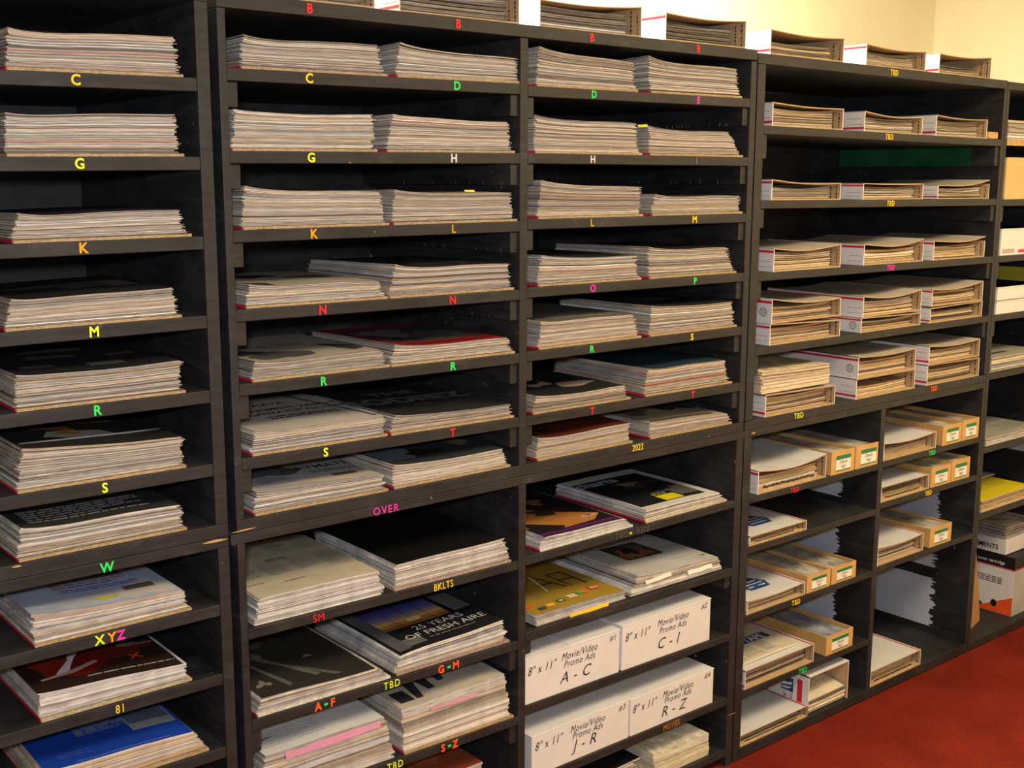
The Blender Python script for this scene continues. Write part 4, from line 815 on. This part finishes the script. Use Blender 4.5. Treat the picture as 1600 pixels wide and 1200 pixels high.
# ------------------------------------------------------------------ things in the corner unit
def pile(key, x0, x1, h, label, pal, n, topart=None, y0=.006, depth=.36, zoff=0, noun='paper'):
    f = fill(x0, x1, y0, depth, ztop(key, x0)+.0004+zoff, h, 'x', pal, n, .001, noun=noun); f['label'] = label
    if topart: loosemag('magazine', x0, y0, ztop(key, x0)+zoff+h+.0025, x1-x0, depth, .003, 0, topart[0], topart[1])
pile('G0', 3.67, 3.93, .062, 'stack of worn papers on the highest shelf of the corner unit', OLD, 16)
chipm = MB(); chipm.box(XG0, XG1, -.0012, -.0004, 1.7125, 1.7315); chipm.build('bare_wood_edge', RAW, SHELF['G0'][4], world=True)
def plainbox(key, x0, x1, h, label, mat, y0=.004, depth=.35, cat='box', name='storage_box', lid=None, extra=None, zoff=0):
    t = empty(name, (x0, y0, ztop(key, x0)+.0004+zoff)); tag(t, label, cat); w_ = x1-x0; L = .0 if lid is None else .032
    mb = MB(); mb.box(0, w_, 0, depth, 0, h-(0 if lid is None else .004)); bd = mb.build('box_body', mat, t, bevel=.002)
    mb = MB(); mb.box(-.001, w_+.001, -.0015, depth+.001, h-.0045 if lid is None else h-lid, h); mb.build('lid' if lid else 'top_flap', mat, t, bevel=.001)
    if extra: extra(t, bd, w_, h)
    return t
def ex1(t, bd, w_, h):
    mb = MB(); text_into(mb, 'Ed', lambda a_, b_, c_: (.14+a_, -.0008, h*.45+b_), .03, shear=.3); mb.build('handwriting', GREYINK, bd)
plainbox('G1', 3.672, 3.97, .135, 'tan cardboard carton with faint handwriting on the corner unit', flat('pale_tan_carton', (.62,.44,.20), .7, .2, .06, 20), extra=ex1)
def ex2(t, bd, w_, h):
    mb = MB(); mb.box(.01, .09, -.0006, 0, .008, .022); mb.build('tape_strip', KRAFTTOP, bd)
    mb = MB(); mb.box(.115, .155, -.0006, 0, .008, .018); mb.build('red_label', REDM, bd)
plainbox('G2', 3.672, 3.97, .088, 'white box with a strip of brown tape, above the yellow painted cleat', BOXW, extra=ex2)
plainbox('G3', 3.672, 3.99, .044, 'flat white box, lower of two in the corner unit', BOXW); plainbox('G3', 3.674, 3.99, .044, 'flat white box, upper of two in the corner unit', BOXW, zoff=.046)
GR = ((.50,.48,.42), [lines(.15,.12,.9,.2,1,(.08,.08,.08),.7)])
pile('G4', 3.672, 4.02, .045, 'pile of cream papers and folders on the corner unit below the flat white boxes', [(.66,.60,.45),(.60,.54,.42),(.70,.66,.55)], 9, (GR, 'grey cream magazine on the pile of cream papers in the corner unit'))
pile('G5', 3.672, 4.05, .020, 'thin pile of white papers low in the corner unit', WHT, 5, (((.42,.42,.40), [lines(.55,.1,.95,.3,4,(.3,.3,.28),.4)]), 'dull grey large magazine on the thin pile in the corner unit'))
YE = ((.78,.64,.02), [lines(.35,.2,.9,.3,2,(.45,.36,.05),.4)])
pile('G6', 3.675, 4.02, .036, 'pile of tan papers under the yellow magazine in the corner unit', TAN, 7, (YE, 'bright yellow magazine on a tan pile in the corner unit'))
loosemag('magazine', 3.70, .16, ztop('G6', 3.7)+.046, .34, .30, .004, 0, ((.40,.40,.42), [('t','TOP 40 HITS',.45,.5,.05,(.04,.04,.04),.03)]), 'grey paper with large black letters behind the yellow magazine')
# toner box in the corner
x0, _z = W(1580, 960, .03); zb = ztop('G7', x0)+.0004; h = W(1585, 874, .03)[1]-zb; w_ = .24; dp = .36
t = empty('toner_box', (x0, .03, zb)); tag(t, 'white toner cartridge box with black top band and orange corner, corner unit', 'box')
BX = [BOXW, flat('grey_panel', (.40,.41,.43), .5, .3, .1, 10)]
mb = MB(); mb.box(0, w_, 0, dp, 0, h*.999, ms=[0,0,1,0,0,0]); bd = mb.build('box_body', BX, t, bevel=.0015)
mb = MB(); mb.box(-.0006, w_, -.0006, dp, h*.80, h+.0004); mb.build('black_band', INK, bd)
mb = MB(); mb.box(-.0008, w_, -.0008, dp, h*.782, h*.797); mb.build('red_line', REDM, bd)
mb = MB(); mb.quad([(-.0008,0,0.002),(-.0008,0,h*.33),(-.0008,.15,.002)]); mb.build('orange_corner', flat('orange_print', (.75,.10,.02), .5, .3, .1, 30), bd)
mb = MB(); mb.quad([(-.0007,.10,0.002),(-.0007,.12,h*.13),(-.0007,.26,h*.16),(-.0007,.26,.002)]); mb.build('black_corner', INK, bd)
mb = MB()
for k in range(4):
    for q in range(5): mb.box(-.0007, 0, .045+.022*q, .063+.022*q, h*(.60-.03*k), h*(.612-.03*k))
for k in range(16): a_ = k/16*6.2832; mb.quad([(-.0012,.07,h*.16),(-.0012,.07+.012*math.cos(a_),h*.16+.014*math.sin(a_)),(-.0012,.07+.012*math.cos(a_+.39),h*.16+.014*math.sin(a_+.39))])
mb.build('printed_text', INK, bd)
mb = MB(); text_into(mb, 'toner cartridge', lambda a_, b_, c_: (-.0016, .09-a_, h*.87+b_), .017, bold=.01); mb.build('printed_text', BOXW, bd)
zt2 = h+.003
t = empty('parts_box', (x0+.002, .07, zb+zt2)); tag(t, 'white and grey box with outlined black lettering standing on the toner box', 'box')
hh = .055
mb = MB(); mb.box(0, .24, 0, .32, 0, hh); bd = mb.build('box_body', BOXW, t, bevel=.001)
mb = MB(); text_into(mb, 'REPLACEMENTS', lambda a_, b_, c_: (-.0012, .115-a_, hh*.42+b_), .026, bold=.02, sx=.95); mb.build('printed_text', INK, bd)
f = fill(x0+.004, x0+.24, .075, .30, zb+zt2+hh+.0006, .042, 'x', [(.40,.38,.36),(.30,.29,.28),(.55,.52,.48)], 12, .001); f['label'] = 'thin dark and light papers lying on the box with outlined lettering'
# folded brown board leaning in the corner unit
kb = flat('folded_brown_board', (.42,.24,.09), .75, .2, .12, 20)
t = empty('folded_board', (3.672, .01, zb)); tag(t, 'folded brown cardboard standing on edge beside the toner box', 'cardboard')
def prism(pts, x0, x1, name):
    mb = MB(); n = len(pts); 
    mb.quad([(x0, y, z) for y, z in pts][::-1]); mb.quad([(x1, y, z) for y, z in pts])
    for i in range(n): p, q = pts[i], pts[(i+1) % n]; mb.quad([(x0,*p),(x0,*q),(x1,*q),(x1,*p)])
    return mb.build(name, kb, t)
def leaf(name, base, apex, z_, th=.004):
    """upright board standing on the line base[0]-base[1]"""
    (xa_, ya_), (xb_, yb_) = base; L_ = math.hypot(xb_-xa_, yb_-ya_); nx, ny = -(yb_-ya_)/L_*th, (xb_-xa_)/L_*th
    ox, oy = 3.672, .01
    F_ = [(xa_, ya_, 0), (xb_, yb_, 0)]+[(xa_+(xb_-xa_)*t, ya_+(yb_-ya_)*t, z) for t, z in apex]
    A_ = [(x-ox, y-oy, z) for x, y, z in F_]; B_ = [(x-ox+nx, y-oy+ny, z) for x, y, z in F_]
    mb = MB(); mb.quad(A_); mb.quad(B_[::-1]); n = len(A_)
    for i in range(n): mb.quad([A_[i], B_[i], B_[(i+1) % n], A_[(i+1) % n]])
    return mb.build(name, kb, t)
leaf('board_panel', ((3.695, .045), (3.868, .085)), [(.93, .05), (.22, .37)], 0)
leaf('board_fold', ((3.672, .012), (3.70, .040)), [(.98, .36), (.75, .38)], 0)

# small things
x_, z_ = W(1546, 214); x2, _ = W(1561, 214)
mb = MB(); mb.box(0, x2-x_, 0, .12, 0, .022); o = mb.build('wooden_block', RAW, bevel=.003); o.location = (x_+.002, .004, ztop('D1', x_)+.0004); tag(o, 'small bare wooden block at the end of the highest shelf of boxes', 'wood block')
xa, za = W(841, 168, .588); xb, zb_ = W(973, 174, .588)
mb = MB(); mb.box(xa, xb, .575, .592, za-.012, za); o = mb.build('back_strip', PALE, uB, world=True)

# slips of coloured paper sticking out of the stacks
def slip(name, p0, p1, hpx, col, label, y=.0105, cat='paper slip'):
    """a slip hanging out over the front of a stack between two points of its front"""
    (xa, za), (xb, zb_) = W(*p0, y), W(*p1, y); h = hpx/1832*2.6
    mb = MB(); n = 8
    for i in range(n):
        a, c = i/n, (i+1)/n; X = lambda t: (xb-xa)*t; Z = lambda t: (zb_-za)*t; wv = lambda t: .0012*math.sin(9*t)
        for e, o_ in ((0, 1), (.0004, -1)):
            q = [(X(a), wv(a)+e, Z(a)), (X(c), wv(c)+e, Z(c)), (X(c), .004+wv(c)+e, Z(c)+h), (X(a), .004+wv(a)+e, Z(a)+h)]
            mb.quad(q[::o_], col)
    o = mb.build(name, PAPER); o.location = (xa, y-.004, za); tag(o, label, cat); return o
slip('paper_slip', (446, 1186), (594, 1135), 10, (.58,.25,.42), 'long pink paper slip hanging from the stack beside the S-Z')
slip('paper_slip', (672, 1110), (744, 1087), 7, (.50,.26,.34), 'short pink paper slip hanging from the stack over the letters S-Z')
slip('paper_slip', (890, 967), (950, 947), 7, (.80,.48,.03), 'orange yellow paper slip hanging from the flagged stack')
slip('paper_slip', (1008, 913), (1048, 899), 7, (.74,.71,.64), 'first cream paper tab hanging from the silver grey magazine')
slip('paper_slip', (1074, 898), (1112, 886), 7, (.76,.74,.68), 'second cream paper tab hanging from the silver grey magazine')
slip('paper_slip', (996, 199), (1011, 198), 4, (.62,.62,.05), 'yellow paper slip at the corner of the stack over the dark blue I', y=.012)
slip('paper_slip', (725, 300), (741, 300), 3, (.70,.66,.05), 'yellow paper slip on top of the stack over the ochre L', y=.012)
# splintered lower edges of the side cleats
def splinters(u, X, z, y0, y1, n, up=.012):
    mb = MB()
    for i in range(n):
        y = random.uniform(y0, y1); w_ = random.uniform(.001, .003); h = random.uniform(.003, up)
        mb.quad([(X-.0008, y, z), (X-.0008, y+random.uniform(-.002,.002), z+h), (X-.0008, y+w_, z)])
    mb.build('splinter_marks', SPL, u, world=True)
SPL = flat('splintered_wood', (.42,.30,.20), .9, .1, .2, 60)
for key, X, dz in (('C1', XB1-.021, .045), ('C2', XB1-.021, .045), ('B2', XD0-.021, .045), ('B3', XD0-.021, .045), ('B4', XD0-.021, .045)):
    splinters(uB, X, SHELF[key][3]-.022-dz+.001, .02, .42, 26 if key == 'C1' else 9)
